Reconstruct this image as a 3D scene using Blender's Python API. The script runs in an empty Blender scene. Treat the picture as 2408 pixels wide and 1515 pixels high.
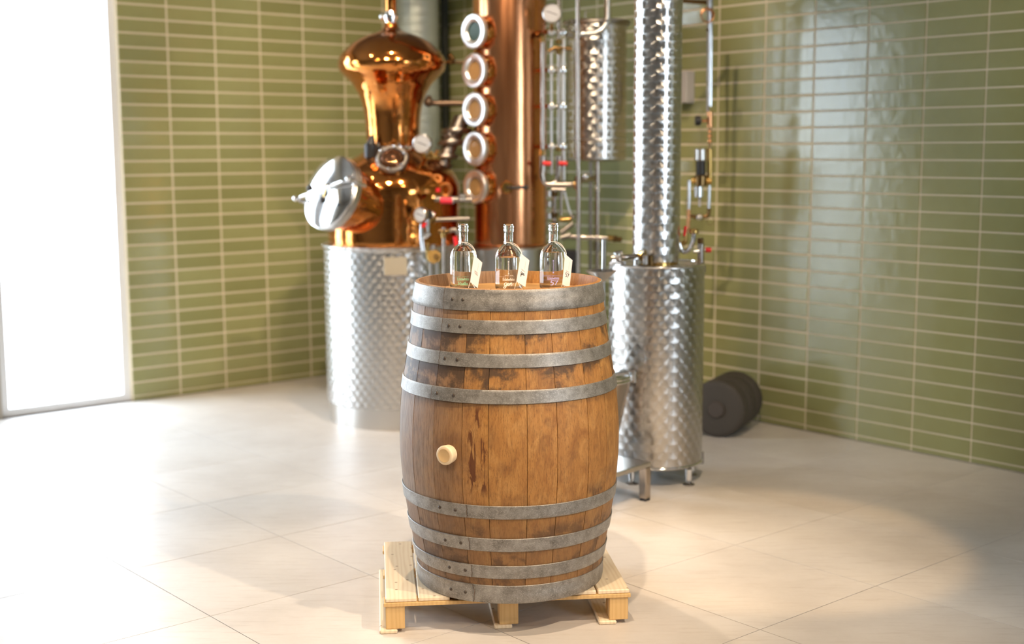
import bpy, bmesh, math, random
from mathutils import Vector, Matrix
random.seed(7)
S = bpy.context.scene
C = S.collection
PI = math.pi

# ------------------------------------------------------------------ camera
H = 1.66
PITCH, ROLL, FPX = math.radians(7.60), math.radians(-0.27), 3066.0
cam = bpy.data.cameras.new('camera')
cam.sensor_fit = 'HORIZONTAL'
cam.sensor_width = 36.0
cam.lens = 36.0 * FPX / 2408.0
cam.dof.use_dof = True
cam.dof.focus_distance = 4.40
cam.dof.aperture_fstop = 1.60
cam.clip_end = 200
camo = bpy.data.objects.new('camera', cam)
C.objects.link(camo)
camo.matrix_world = Matrix.Translation((0, 0, H)) @ Matrix.Rotation(PI / 2 - PITCH, 4, 'X') @ Matrix.Rotation(ROLL, 4, 'Z')
S.camera = camo

# room axes: D1 runs along the left wall, D2 along the right wall
YAW = math.radians(49.63)
D1 = Vector((math.sin(YAW), math.cos(YAW), 0))
D2 = Vector((-math.cos(YAW), math.sin(YAW), 0))
Z = Vector((0, 0, 1))
WL, WR = 8.139, 6.20          # left wall stands at D2 = WL, right wall at D1 = WR


def W(a, b, z=0.0):
    return D1 * a + D2 * b + Z * z


# ------------------------------------------------------------------ colour management, sky, lights
vs = S.view_settings
vs.view_transform = 'Standard'
vs.look = 'None'
vs.gamma = 1.0
vs.use_curve_mapping = False
vs.exposure = 0.56
S.cycles.max_bounces = 12
S.cycles.transmission_bounces = 12
S.cycles.transparent_max_bounces = 16
S.cycles.diffuse_bounces = 4
S.cycles.glossy_bounces = 5
S.cycles.sample_clamp_indirect = 8.0
S.cycles.blur_glossy = 0.6
S.cycles.caustics_reflective = False
S.cycles.use_denoising = True

SKY = 12.5
world = bpy.data.worlds.new('sky')
S.world = world
world.use_nodes = True
wn = world.node_tree
bg = wn.nodes['Background']
bg.inputs['Color'].default_value = (0.74, 0.87, 1.0, 1)
bg.inputs['Strength'].default_value = SKY


def portal(a0, a1, b0, b1, z0, z1, facing):
    """sky portal filling a window opening; light goes along 'facing'"""
    l = bpy.data.lights.new('window_portal', 'AREA')
    l.shape = 'RECTANGLE'
    w = abs(a1 - a0) + abs(b1 - b0)
    l.size, l.size_y = w, z1 - z0
    l.cycles.is_portal = True
    o = bpy.data.objects.new('window_portal', l)
    C.objects.link(o)
    o.location = W((a0 + a1) / 2, (b0 + b1) / 2, (z0 + z1) / 2)
    zc = -facing
    xc = Z.cross(zc).normalized()
    m = Matrix((xc, Z, zc)).transposed().to_4x4()
    o.matrix_world = Matrix.Translation(o.location) @ m


def spot(x, y, z, tx, ty, tz, power, angle=60, blend=.5, r=.035, col=(1, .70, .40)):
    l = bpy.data.lights.new('ceiling_spot', 'SPOT')
    l.energy = power
    l.color = col
    l.spot_size = math.radians(angle)
    l.spot_blend = blend
    l.shadow_soft_size = r
    o = bpy.data.objects.new('ceiling_spot', l)
    C.objects.link(o)
    d = Vector((tx - x, ty - y, tz - z)).normalized()
    o.matrix_world = Matrix.Translation((x, y, z)) @ d.to_track_quat('-Z', 'Y').to_matrix().to_4x4()
    return o


WIN_A0, WIN_A1 = 0.30, 3.605      # the glazing in the left wall, along D1
PIER0, PIER1 = 2.0, 2.75         # the pier between its two windows
portal(WIN_A0, PIER0, WL, WL, .05, 3.0, -D2)
portal(PIER1, WIN_A1, WL, WL, .05, 3.0, -D2)
portal(3.3, 4.7, -3.0, -3.0, .9, 3.0, D2)

# ceiling spots over the room
KEYC = (1, .79, .56)
spot(2.0, 2.7, 3.35, .05, 4.55, .80, 270, 40, .6, .03, KEYC)      # key on the barrel
spot(-.08, 3.50, 3.35, -.05, 4.25, .2, 165, 62, .6, .03, KEYC)      # over the barrel's front edge
spot(-.45, 5.4, 3.35, .0, 4.45, .2, 90, 60, .6, .03, KEYC)         # over the barrel, from behind
spot(1.6, 4.4, 3.35, 1.05, 5.3, 0, 120, 30, .35, .03, (1, .66, .32))          # warm pool on the floor, right
spot(-.9, 5.2, 3.35, -.75, 8.0, 1.5, 150, 60, .7, .025, KEYC)
spot(.1, 5.6, 3.35, 0.0, 8.0, 1.4, 150, 60, .7, .025, KEYC)
spot(.9, 4.0, 3.35, .75, 6.5, .9, 170, 60, .7, .025, KEYC)
spot(-2.2, 4.6, 3.35, -1.7, 7.2, 0, 120, 75, .7, .025, KEYC)
spot(.75, 6.9, 3.4, 1.0, 8.4, 1.9, 45, 80, .9, .025, KEYC)
spot(-1.9, 6.6, 3.4, -2.0, 8.4, 2.2, 85, 90, .9, .025, KEYC)
spot(2.3, 4.6, 3.4, 2.6, 6.6, 1.8, 40, 90, .9, .025, KEYC)
spot(-.6, 7.0, 3.4, -.7, 9.6, 1.7, 90, 90, .9, .025, KEYC)
spot(-.6, 1.2, 3.35, -.6, 3.6, 0, 90, 75, .7, .025, KEYC)
spot(2.0, 1.0, 3.35, 1.6, 3.4, 0, 90, 75, .7, .025, KEYC)
spot(-2.6, 1.8, 3.35, -1.8, 4.5, 0, 90, 75, .7, .025, KEYC)

# ------------------------------------------------------------------ material helpers


class NT:
    def __init__(s, name):
        s.m = bpy.data.materials.new(name)
        s.m.use_nodes = True
        s.t = s.m.node_tree
        s.b = s.t.nodes['Principled BSDF']
        s.out = s.t.nodes['Material Output']

    def n(s, kind, **kw):
        nd = s.t.nodes.new(kind)
        for k, v in kw.items():
            setattr(nd, k, v)
        return nd

    def l(s, a, b):
        s.t.links.new(a, b)

    def setv(s, sock, v):
        if hasattr(v, 'is_linked') or isinstance(v, bpy.types.NodeSocket):
            s.l(v, sock)
        else:
            sock.default_value = v

    def math(s, op, a, b=None, c=None, clamp=False):
        nd = s.n('ShaderNodeMath', operation=op, use_clamp=clamp)
        s.setv(nd.inputs[0], a)
        if b is not None:
            s.setv(nd.inputs[1], b)
        if c is not None:
            s.setv(nd.inputs[2], c)
        return nd.outputs[0]

    def coord(s, scale=(1, 1, 1), loc=(0, 0, 0)):
        tc = s.n('ShaderNodeTexCoord')
        mp = s.n('ShaderNodeMapping')
        mp.inputs['Scale'].default_value = scale
        mp.inputs['Location'].default_value = loc
        s.l(tc.outputs['Object'], mp.inputs['Vector'])
        return mp.outputs[0]

    def noise(s, vec, scale, detail=4, rough=.55, dist=0):
        nd = s.n('ShaderNodeTexNoise')
        s.l(vec, nd.inputs['Vector'])
        nd.inputs['Scale'].default_value = scale
        nd.inputs['Detail'].default_value = detail
        nd.inputs['Roughness'].default_value = rough
        nd.inputs['Distortion'].default_value = dist
        return nd.outputs['Fac']

    def ramp(s, fac, stops):
        nd = s.n('ShaderNodeValToRGB')
        e = nd.color_ramp.elements
        while len(e) < len(stops):
            e.new(.5)
        for k, (p, c) in enumerate(stops):
            e[k].position = p
            e[k].color = tuple(c) + (1,) if len(c) == 3 else c
        s.l(fac, nd.inputs[0])
        return nd.outputs[0]

    def mix(s, fac, a, b, mode='MIX'):
        nd = s.n('ShaderNodeMix', data_type='RGBA', blend_type=mode)
        s.setv(nd.inputs[0], fac)
        s.setv(nd.inputs[6], a if not isinstance(a, tuple) else (a + (1,))[:4])
        s.setv(nd.inputs[7], b if not isinstance(b, tuple) else (b + (1,))[:4])
        return nd.outputs[2]

    def step(s, v, lo, hi):
        nd = s.n('ShaderNodeMapRange', interpolation_type='SMOOTHSTEP')
        s.setv(nd.inputs[0], v)
        nd.inputs[1].default_value = lo
        nd.inputs[2].default_value = hi
        return nd.outputs[0]

    def bump(s, h, strength=.2, dist=.001):
        nd = s.n('ShaderNodeBump')
        nd.inputs['Strength'].default_value = strength
        nd.inputs['Distance'].default_value = dist
        s.l(h, nd.inputs['Height'])
        s.l(nd.outputs[0], s.b.inputs['Normal'])

    def set(s, **kw):
        names = dict(col='Base Color', rough='Roughness', metal='Metallic', ior='IOR', spec='Specular IOR Level',
                     trans='Transmission Weight', coat='Coat Weight', aniso='Anisotropic', sheen='Sheen Weight')
        for k, v in kw.items():
            sk = s.b.inputs[names[k]]
            if isinstance(v, tuple):
                v = (v + (1,))[:4]
            s.setv(sk, v)
        return s


def plain(name, col, rough=.5, metal=0.0, **kw):
    return NT(name).set(col=col, rough=rough, metal=metal, **kw).m


M = {}
M['chrome'] = plain('polished steel', (.80, .80, .80), .12, 1.0)
M['steel'] = plain('satin steel', (.62, .60, .57), .28, 1.0)
M['pipe'] = plain('brushed pipe steel', (.50, .44, .39), .22, 1.0)
M['darksteel'] = plain('dark steel', (.30, .27, .24), .35, 1.0)
M['brass'] = plain('brass', (.56, .36, .12), .20, 1.0)
M['bronze'] = plain('old bronze', (.22, .135, .055), .22, 1.0)
M['oldpipe'] = plain('dark oxidised pipe', (.12, .075, .045), .35, .6)
M['coppertube'] = plain('copper tube', (.78, .38, .18), .22, 1.0)
M['black'] = plain('black plastic', (.012, .012, .014), .4)
M['red'] = plain('red plastic', (.62, .012, .015), .4)
M['redlabel'] = plain('red label', (.75, .03, .06), .5)
M['dial'] = plain('white dial', (.42, .42, .44), .25)
M['greyplastic'] = plain('grey plastic', (.45, .42, .40), .5)
M['plaster'] = plain('plaster', (.42, .38, .33), .8)
M['ceilingpaint'] = plain('ceiling paint', (.24, .22, .20), .8)
M['frame'] = plain('white window frame', (.75, .76, .77), .4)
M['paper'] = plain('tag paper', (.78, .72, .70), .75)
M['string'] = plain('white string', (.82, .76, .70), .8)
M['ink'] = plain('black ink', (.02, .018, .018), .6)
M['faintink'] = plain('grey ink', (.42, .38, .36), .7)
M['greenprint'] = plain('green print', (.30, .62, .42), .5)
M['whiteprint'] = plain('white print', (.88, .84, .80), .5)
M['lilacprint'] = plain('lilac print', (.46, .45, .85), .5)
M['bungm'] = plain('pale silicone', (.80, .62, .40), .45)
M['bungface'] = plain('brown bung face', (.66, .44, .21), .7)
M['rubber'] = plain('grey rubber', (.060, .050, .040), .75)
M['pavement'] = plain('outside pavement', (.55, .55, .55), .9)


def glass_mat(name, col=(1, 1, 1), ior=1.5, rough=0.0):
    t = NT(name)
    t.set(col=col, rough=rough, trans=1.0, ior=ior)
    return t.m


M['glass'] = glass_mat('clear glass', (.98, 1, .99), 1.48)
M['spirit'] = glass_mat('clear spirit', (1, 1, 1), 1.34)
M['dome'] = plain('sight glass', (.20, .09, .045), .06, .8)
t = NT('window glass')
tr = t.n('ShaderNodeBsdfTransparent')
gl = t.n('ShaderNodeBsdfGlossy')
gl.inputs['Roughness'].default_value = .02
mx = t.n('ShaderNodeMixShader')
mx.inputs[0].default_value = .07
t.l(tr.outputs[0], mx.inputs[1])
t.l(gl.outputs[0], mx.inputs[2])
t.l(mx.outputs[0], t.out.inputs[0])
M['pane'] = t.m

# glazed olive wall tile: each tile a slightly different firing
t = NT('olive glazed tile')
oi = t.n('ShaderNodeObjectInfo')
c = t.ramp(oi.outputs['Random'], [(0, (.262, .266, .115)), (.5, (.295, .30, .132)), (1, (.325, .328, .15))])
v = t.coord()
nz = t.noise(v, 9, 3)
c = t.mix(t.step(nz, .3, .75), c, t.mix(.25, c, (.23, .215, .08)))
t.set(col=c, rough=.16, spec=.45)
t.bump(t.noise(v, 14, 2), .5, .0022)
M['tile'] = t.m
t = NT('grout')
t.set(col=(.68, .60, .44), rough=.85)
t.bump(t.noise(t.coord(), 300, 2), .2, .001)
M['grout'] = t.m

# floor slab, beige stone-look
t = NT('stone floor tile')
tc = t.n('ShaderNodeTexCoord')
ge = t.n('ShaderNodeNewGeometry')
nz = t.n('ShaderNodeTexNoise')
t.l(ge.outputs['Position'], nz.inputs['Vector'])
nz.inputs['Scale'].default_value = 1.6
nz.inputs['Detail'].default_value = 7
nz.inputs['Roughness'].default_value = .62
c = t.ramp(nz.outputs['Fac'], [(.25, (.53, .485, .445)), (.5, (.63, .585, .545)), (.75, (.71, .67, .63))])
mpn = t.n('ShaderNodeMapping')
mpn.inputs['Rotation'].default_value = (0, 0, .6)
mpn.inputs['Scale'].default_value = (5, 42, 1)
t.l(ge.outputs['Position'], mpn.inputs['Vector'])
n2 = t.noise(mpn.outputs[0], 1.0, 6, .7)
c = t.mix(t.math('MULTIPLY', t.step(n2, .48, .75), .35), c, (.38, .31, .26))
oi = t.n('ShaderNodeObjectInfo')
c = t.mix(t.math('MULTIPLY', oi.outputs['Random'], .22), c, (.44, .38, .33))
n3 = t.noise(ge.outputs['Position'], 60, 4, .6)
t.set(col=c, rough=t.math('MULTIPLY_ADD', n3, .25, .30), spec=.4)
t.bump(n3, .12, .001)
M['floor'] = t.m
M['joint'] = plain('floor joint', (.07, .045, .03), .9)

# copper
t = NT('polished copper')
v = t.coord()
n1 = t.noise(v, 3.0, 4)
n2 = t.noise(v, 28, 3)
c = t.ramp(n1, [(.3, (.58, .175, .028)), (.7, (.76, .285, .060))])
t.set(col=c, metal=1.0, rough=t.math('MULTIPLY_ADD', n1, .10, .04), coat=.45)
t.b.inputs['Coat Roughness'].default_value = .04
t.bump(t.math('ADD', n2, t.math('MULTIPLY', t.noise(v, 7, 2), 3.0)), .30, .003)
M['copper'] = t.m
t = NT('rosy column copper')
v = t.coord((1, 1, .12))
n1 = t.noise(v, 9, 4)
c = t.ramp(n1, [(.3, (.58, .235, .10)), (.7, (.78, .37, .18))])
t.set(col=c, metal=1.0, rough=t.math('MULTIPLY_ADD', n1, .14, .13))
t.bump(t.noise(t.coord((1, 1, .25)), 16, 2), .25, .003)
M['copper2'] = t.m
M['steeldrum'] = M['steel']


def circle_steel(name, R, p=.045, q=.030, rr=.034, base=(.74, .72, .70), rough=.26, aniso=.97):
    """engine-turned steel: overlapping ground discs, brushed in circles"""
    t = NT(name)
    tc = t.n('ShaderNodeTexCoord')
    sp = t.n('ShaderNodeSeparateXYZ')
    t.l(tc.outputs['Object'], sp.inputs[0])
    x, y, z = sp.outputs
    ang = t.math('ARCTAN2', y, x)
    u = t.math('MULTIPLY', ang, R)
    npd = round(2 * PI * R / p)
    p = 2 * PI * R / npd
    kf = t.math('FLOOR', t.math('DIVIDE', z, q))

    def cand(dk):
        k = t.math('ADD', kf, float(dk))
        dv = t.math('SUBTRACT', z, t.math('MULTIPLY', k, q))
        par = t.math('MULTIPLY', t.math('FLOORED_MODULO', k, 2.0), p / 2)
        uu = t.math('ADD', u, par)
        du = t.math('SUBTRACT', t.math('FLOORED_MODULO', uu, p), p / 2)
        inside = t.math('LESS_THAN', t.math('ADD', t.math('MULTIPLY', du, du), t.math('MULTIPLY', dv, dv)), rr * rr)
        return du, dv, inside
    c2, c1, c0 = cand(1), cand(0), cand(-1)

    def sel(f, a, b):   # f?a:b
        nd = t.n('ShaderNodeMix', data_type='FLOAT')
        t.l(f, nd.inputs[0])
        t.l(b, nd.inputs[2])
        t.l(a, nd.inputs[3])
        return nd.outputs[0]
    du = sel(c2[2], c2[0], sel(c1[2], c1[0], c0[0]))
    dv = sel(c2[2], c2[1], sel(c1[2], c1[1], c0[1]))
    sn, cs = t.math('SINE', ang), t.math('COSINE', ang)
    cm = t.n('ShaderNodeCombineXYZ')
    t.l(t.math('MULTIPLY', t.math('MULTIPLY', sn, -1.0), du), cm.inputs[0])
    t.l(t.math('MULTIPLY', cs, du), cm.inputs[1])
    t.l(dv, cm.inputs[2])
    nrm = t.n('ShaderNodeVectorMath', operation='NORMALIZE')
    t.l(cm.outputs[0], nrm.inputs[0])
    t.l(nrm.outputs[0], t.b.inputs['Tangent'])
    rad = t.math('SQRT', t.math('ADD', t.math('MULTIPLY', du, du), t.math('MULTIPLY', dv, dv)))
    shade = t.ramp(t.math('DIVIDE', rad, rr), [(0, tuple(b * .86 for b in base)), (1, base)])
    t.set(col=shade, metal=1.0, rough=rough, aniso=aniso)
    # each disc is ground a hair into the sheet: shallow dish
    bp = t.n('ShaderNodeBump')
    bp.inputs['Strength'].default_value = .10
    bp.inputs['Distance'].default_value = .0010
    t.l(t.math('DIVIDE', rad, rr), bp.inputs['Height'])
    return t.m


# galvanised hoop iron
t = NT('galvanised hoop iron')
v = t.coord()
n1 = t.noise(v, 26, 6, .7)
n2 = t.noise(t.coord((1, 1, 1.8)), 210, 5, .75)
n3 = t.noise(t.coord((1, 1, 14)), 9, 5, .7)
c = t.ramp(n1, [(.30, (.155, .14, .125)), (.5, (.255, .24, .22)), (.70, (.37, .35, .325))])
c = t.mix(t.math('MULTIPLY', t.step(n2, .50, .66), .60), c, (.56, .52, .47))
c = t.mix(t.math('MULTIPLY', t.step(n3, .55, .8), .5), c, (.15, .125, .105))
n4 = t.noise(v, 7, 6, .75)
c = t.mix(t.math('MULTIPLY', t.step(n4, .60, .74), .45), c, (.20, .105, .055))
t.set(col=c, metal=.6, rough=t.math('MULTIPLY_ADD', n1, .22, .38))
t.bump(n2, .25, .0006)
M['hoop'] = t.m
M['seam'] = plain('rusty lap edge', (.13, .075, .040), .8)
M['rivet'] = plain('dark rivet', (.09, .07, .055), .5, .6)

# barrel oak (all staves are modelled in the barrel's own coordinates)
t = NT('weathered oak stave')
tc = t.n('ShaderNodeTexCoord')
sp = t.n('ShaderNodeSeparateXYZ')
t.l(tc.outputs['Object'], sp.inputs[0])
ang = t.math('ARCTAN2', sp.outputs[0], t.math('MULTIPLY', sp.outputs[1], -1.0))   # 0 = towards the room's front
cyl_ = t.n('ShaderNodeCombineXYZ')
t.l(t.math('MULTIPLY', ang, .38), cyl_.inputs[0])
t.l(sp.outputs[2], cyl_.inputs[1])
oi = t.n('ShaderNodeObjectInfo')
t.l(t.math('MULTIPLY', oi.outputs['Random'], 7.0), cyl_.inputs[2])


def cmap(sx, sy, rot=0):
    mp = t.n('ShaderNodeMapping')
    mp.inputs['Scale'].default_value = (sx, sy, 1)
    t.l(cyl_.outputs[0], mp.inputs['Vector'])
    return mp.outputs[0]


grain = t.noise(cmap(190, 13), 1, 6, .68, .4)
fine = t.noise(cmap(460, 60), 1, 5, .7)
mott = t.noise(cmap(17, 13), 1, 6, .62, .8)
fig = t.noise(cmap(16, 7), 1, 5, .6, 1.4)
blot = t.noise(cmap(9, 9), 1, 7, .68, .3)
c = t.ramp(fig, [(.28, (.27, .110, .026)), (.5, (.40, .185, .048)), (.72, (.50, .260, .080))])
c = t.mix(t.math('MULTIPLY', t.step(grain, .46, .68), .52), c, (.17, .068, .018))
c = t.mix(t.math('MULTIPLY', t.step(fine, .50, .66), .60), c, (.10, .042, .015))
c = t.mix(t.math('MULTIPLY', t.step(mott, .47, .68), .42), c, (.15, .070, .026))
c = t.mix(t.math('MULTIPLY', oi.outputs['Random'], .22), c, (.30, .16, .075))
zz = sp.outputs[2]
# left staves greyed: weathering plus the cool daylight side painted in
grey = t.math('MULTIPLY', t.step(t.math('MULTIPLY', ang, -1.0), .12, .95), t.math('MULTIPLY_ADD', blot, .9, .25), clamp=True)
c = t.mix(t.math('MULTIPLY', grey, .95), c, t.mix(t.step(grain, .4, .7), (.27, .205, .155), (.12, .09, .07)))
low = t.math('SUBTRACT', 1.0, t.step(zz, .22, .40))  # painted shade: lower staves darkened where the belly turns from the light
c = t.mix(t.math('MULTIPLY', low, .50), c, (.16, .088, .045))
# black mould-like blotches between the upper hoops and just above the fifth
band = t.math('MULTIPLY', t.step(zz, .655, .74), t.math('SUBTRACT', 1.0, t.step(zz, .91, .99)))
edge = t.math('PINGPONG', t.math('SUBTRACT', zz, .695), .062)
bl = t.math('ADD', blot, t.math('MULTIPLY_ADD', t.step(edge, .062, .0), .12, -.02))
bl = t.math('ADD', bl, t.math('MULTIPLY', t.step(t.math('MULTIPLY', ang, -1.0), -.4, .5), .12))
mk = t.math('MULTIPLY', t.step(bl, .51, .67), band)
c = t.mix(t.math('MULTIPLY', mk, .86), c, (.050, .032, .022))
b2 = t.math('MULTIPLY', t.step(zz, .30, .345), t.math('SUBTRACT', 1.0, t.step(zz, .36, .42)))
mk2 = t.math('MULTIPLY', b2, t.math('MULTIPLY', t.step(blot, .47, .60), t.step(ang, .55, .8)))
c = t.mix(t.math('MULTIPLY', mk2, .8), c, (.060, .034, .022))
b3 = t.math('MULTIPLY', t.step(zz, .0, .02), t.math('SUBTRACT', 1.0, t.step(zz, .26, .30)))
c = t.mix(t.math('MULTIPLY', t.math('MULTIPLY', b3, t.step(blot, .50, .62)), .6), c, (.060, .034, .022))
# old wine drips beside the bung
dn = t.noise(cmap(52, 9), 1, 4, .6, .6)
dz = t.math('MULTIPLY', t.step(zz, .375, .42), t.math('SUBTRACT', 1.0, t.step(zz, .67, .70)))
da = t.math('MULTIPLY', t.step(ang, -.40, -.33), t.math('SUBTRACT', 1.0, t.step(ang, -.22, -.15)))
dm = t.math('MULTIPLY', t.step(dn, .505, .555), t.math('MULTIPLY', dz, da))
c = t.mix(t.math('MULTIPLY', dm, .85), c, (.085, .022, .008))
# darker ring in the oak round the bung
bx = t.math('SUBTRACT', ang, -.534)
bz = t.math('SUBTRACT', zz, .535)
bd = t.math('SQRT', t.math('ADD', t.math('MULTIPLY', t.math('MULTIPLY', bx, bx), .14), t.math('MULTIPLY', bz, bz)))
c = t.mix(t.math('MULTIPLY', t.math('SUBTRACT', 1.0, t.step(bd, .03, .085)), .45), c, (.10, .045, .02))
# pale scratches
sc = t.n('ShaderNodeTexWave')
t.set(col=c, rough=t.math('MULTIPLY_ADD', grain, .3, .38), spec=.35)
t.t.nodes.remove(sc)
t.bump(t.math('ADD', grain, fine), .35, .0012)
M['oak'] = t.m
# oak inside / head
t = NT('oak head')
g = t.noise(t.coord((8, 90, 8)), 1, 5, .65, .5)
c = t.ramp(g, [(.3, (.33, .16, .05)), (.6, (.55, .31, .11)), (.8, (.64, .39, .16))])
t.set(col=c, rough=.5)
M['oakhead'] = t.m
t = NT('oak inside chime')
g = t.noise(t.coord((12, 12, 3)), 3, 6, .65, .5)
c = t.ramp(g, [(.3, (.22, .11, .045)), (.6, (.42, .24, .10)), (.8, (.52, .33, .16))])
t.set(col=c, rough=.55)
M['oakin'] = t.m

# pallet pine (boards are modelled along local Y)


def pine(name, c0, c1, c2, sc=(9, 1.0, 9)):
    t = NT(name)
    oi = t.n('ShaderNodeObjectInfo')
    tc = t.n('ShaderNodeTexCoord')
    mp = t.n('ShaderNodeMapping')
    mp.inputs['Scale'].default_value = sc
    t.l(tc.outputs['Object'], mp.inputs['Vector'])
    cb = t.n('ShaderNodeCombineXYZ')
    t.l(t.math('MULTIPLY', oi.outputs['Random'], 30.0), cb.inputs[0])
    ad = t.n('ShaderNodeVectorMath', operation='ADD')
    t.l(mp.outputs[0], ad.inputs[0])
    t.l(cb.outputs[0], ad.inputs[1])
    wv = t.n('ShaderNodeTexWave', wave_type='BANDS', bands_direction='X')
    wv.inputs['Scale'].default_value = 2.2
    wv.inputs['Distortion'].default_value = 5.5
    wv.inputs['Detail'].default_value = 3
    wv.inputs['Detail Scale'].default_value = 1.1
    t.l(ad.outputs[0], wv.inputs['Vector'])
    g2 = t.noise(ad.outputs[0], 9, 4)
    c = t.ramp(t.math('MULTIPLY_ADD', wv.outputs['Fac'], .55, t.math('MULTIPLY', g2, .45)), [(0, c0), (.5, c1), (1, c2)])
    kn = t.n('ShaderNodeTexVoronoi', voronoi_dimensions='2D')
    kn.inputs['Scale'].default_value = 11
    kn.inputs['Randomness'].default_value = 1
    ak = t.n('ShaderNodeVectorMath', operation='ADD')
    t.l(tc.outputs['Object'], ak.inputs[0])
    t.l(cb.outputs[0], ak.inputs[1])
    t.l(ak.outputs[0], kn.inputs['Vector'])
    c = t.mix(t.math('MULTIPLY', t.math('SUBTRACT', 1.0, t.step(kn.outputs['Distance'], .035, .075)), .7), c, (.22, .11, .045))
    nf = t.noise(ad.outputs[0], 40, 3)
    t.set(col=c, rough=.6)
    t.bump(nf, .2, .0008)
    return t.m


M['pine'] = pine('pallet pine', (.70, .54, .36), (.78, .64, .45), (.81, .68, .50))
M['pineend'] = pine('pine block', (.60, .36, .135), (.66, .42, .17), (.69, .45, .20), (10, 10, 1))

# ------------------------------------------------------------------ geometry helpers


def P(px, py, Y):
    """point of the room seen at photo pixel (px,py) and standing at distance Y"""
    X = (px - 1204) / FPX
    V = (py - 757.5) / FPX
    x = X * math.cos(-ROLL) - V * math.sin(-ROLL)
    y = X * math.sin(-ROLL) + V * math.cos(-ROLL)
    d = Vector((x, math.cos(PITCH) - y * math.sin(PITCH), -math.sin(PITCH) - y * math.cos(PITCH)))
    return Vector((0, 0, H)) + d * (Y / d.y)


def m2px(Y):
    return Y * .991 / FPX     # metres per photo pixel at distance Y


def tag(o, label, cat, group=None, kind=None):
    if label:
        o['label'] = label
    if cat:
        o['category'] = cat
    if group:
        o['group'] = group
    if kind:
        o['kind'] = kind
    return o


def thing(name, label, cat, loc, group=None):
    o = bpy.data.objects.new(name, None)
    o.empty_display_size = .05
    C.objects.link(o)
    o.location = loc
    return tag(o, label, cat, group)


ORIG = {}


def root_loc(p):
    while p.parent:
        p = p.parent
    return Vector(p.location)


def obj(name, bm, mat, parent=None, loc=None, smooth=35, label=None):
    """bm is in world coordinates; the object takes its thing's origin"""
    off = root_loc(parent) if parent else (Vector(loc) if loc is not None else Vector((0, 0, 0)))
    if off.length > 0:
        bmesh.ops.translate(bm, verts=bm.verts, vec=-off)
    bmesh.ops.recalc_face_normals(bm, faces=bm.faces)
    me = bpy.data.meshes.new(name)
    bm.to_mesh(me)
    bm.free()
    for m in (mat if isinstance(mat, (list, tuple)) else [mat]):
        me.materials.append(m)
    if smooth:
        me.polygons.foreach_set('use_smooth', [True] * len(me.polygons))
        me.set_sharp_from_angle(angle=math.radians(smooth))
    o = bpy.data.objects.new(name, me)
    C.objects.link(o)
    if parent:
        o.parent = parent
    else:
        o.location = off
    if label:
        o['label'] = label
    return o


def BM():
    return bmesh.new()


def lathe(bm, prof, c, axis=Z, seg=48, closed=False, a0=0.0, a1=2 * PI, mi=0):
    """prof: list of (radius, height) about axis through c"""
    axis = Vector(axis).normalized()
    up = Z if abs(axis.z) < .9 else Vector((0, 1, 0))
    ux = axis.cross(up).normalized() if abs(axis.z) < .9 else Vector((1, 0, 0))
    uy = axis.cross(ux).normalized()
    full = abs(a1 - a0 - 2 * PI) < 1e-6
    n = seg if full else seg + 1
    rings = []
    c = Vector(c)
    for r, h in prof:
        if r < 1e-6:
            rings.append([bm.verts.new(c + axis * h)])
        else:
            rings.append([bm.verts.new(c + axis * h + (ux * math.cos(a0 + (a1 - a0) * k / seg) + uy * math.sin(a0 + (a1 - a0) * k / seg)) * r) for k in range(n)])
    pairs = list(zip(rings[:-1], rings[1:]))
    if closed:
        pairs.append((rings[-1], rings[0]))
    for A, B in pairs:
        m = seg
        for k in range(m):
            k2 = (k + 1) % n
            vs_ = []
            if len(A) == 1 and len(B) == 1:
                continue
            if len(A) == 1:
                vs_ = [A[0], B[k], B[k2]]
            elif len(B) == 1:
                vs_ = [A[k], A[k2], B[0]]
            else:
                vs_ = [A[k], A[k2], B[k2], B[k]]
            f = bm.faces.new(vs_)
            f.material_index = mi
    return bm


def cyl(bm, p0, p1, r, seg=20, r2=None, cap=True):
    p0, p1 = Vector(p0), Vector(p1)
    L = (p1 - p0).length
    r2 = r if r2 is None else r2
    b = min(r, r2, L) * .12
    prof = [(0, 0), (r - b, 0), (r, b), (r2, L - b), (r2 - b, L), (0, L)] if cap else [(r, 0), (r2, L)]
    return lathe(bm, prof, p0, (p1 - p0), seg)


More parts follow.
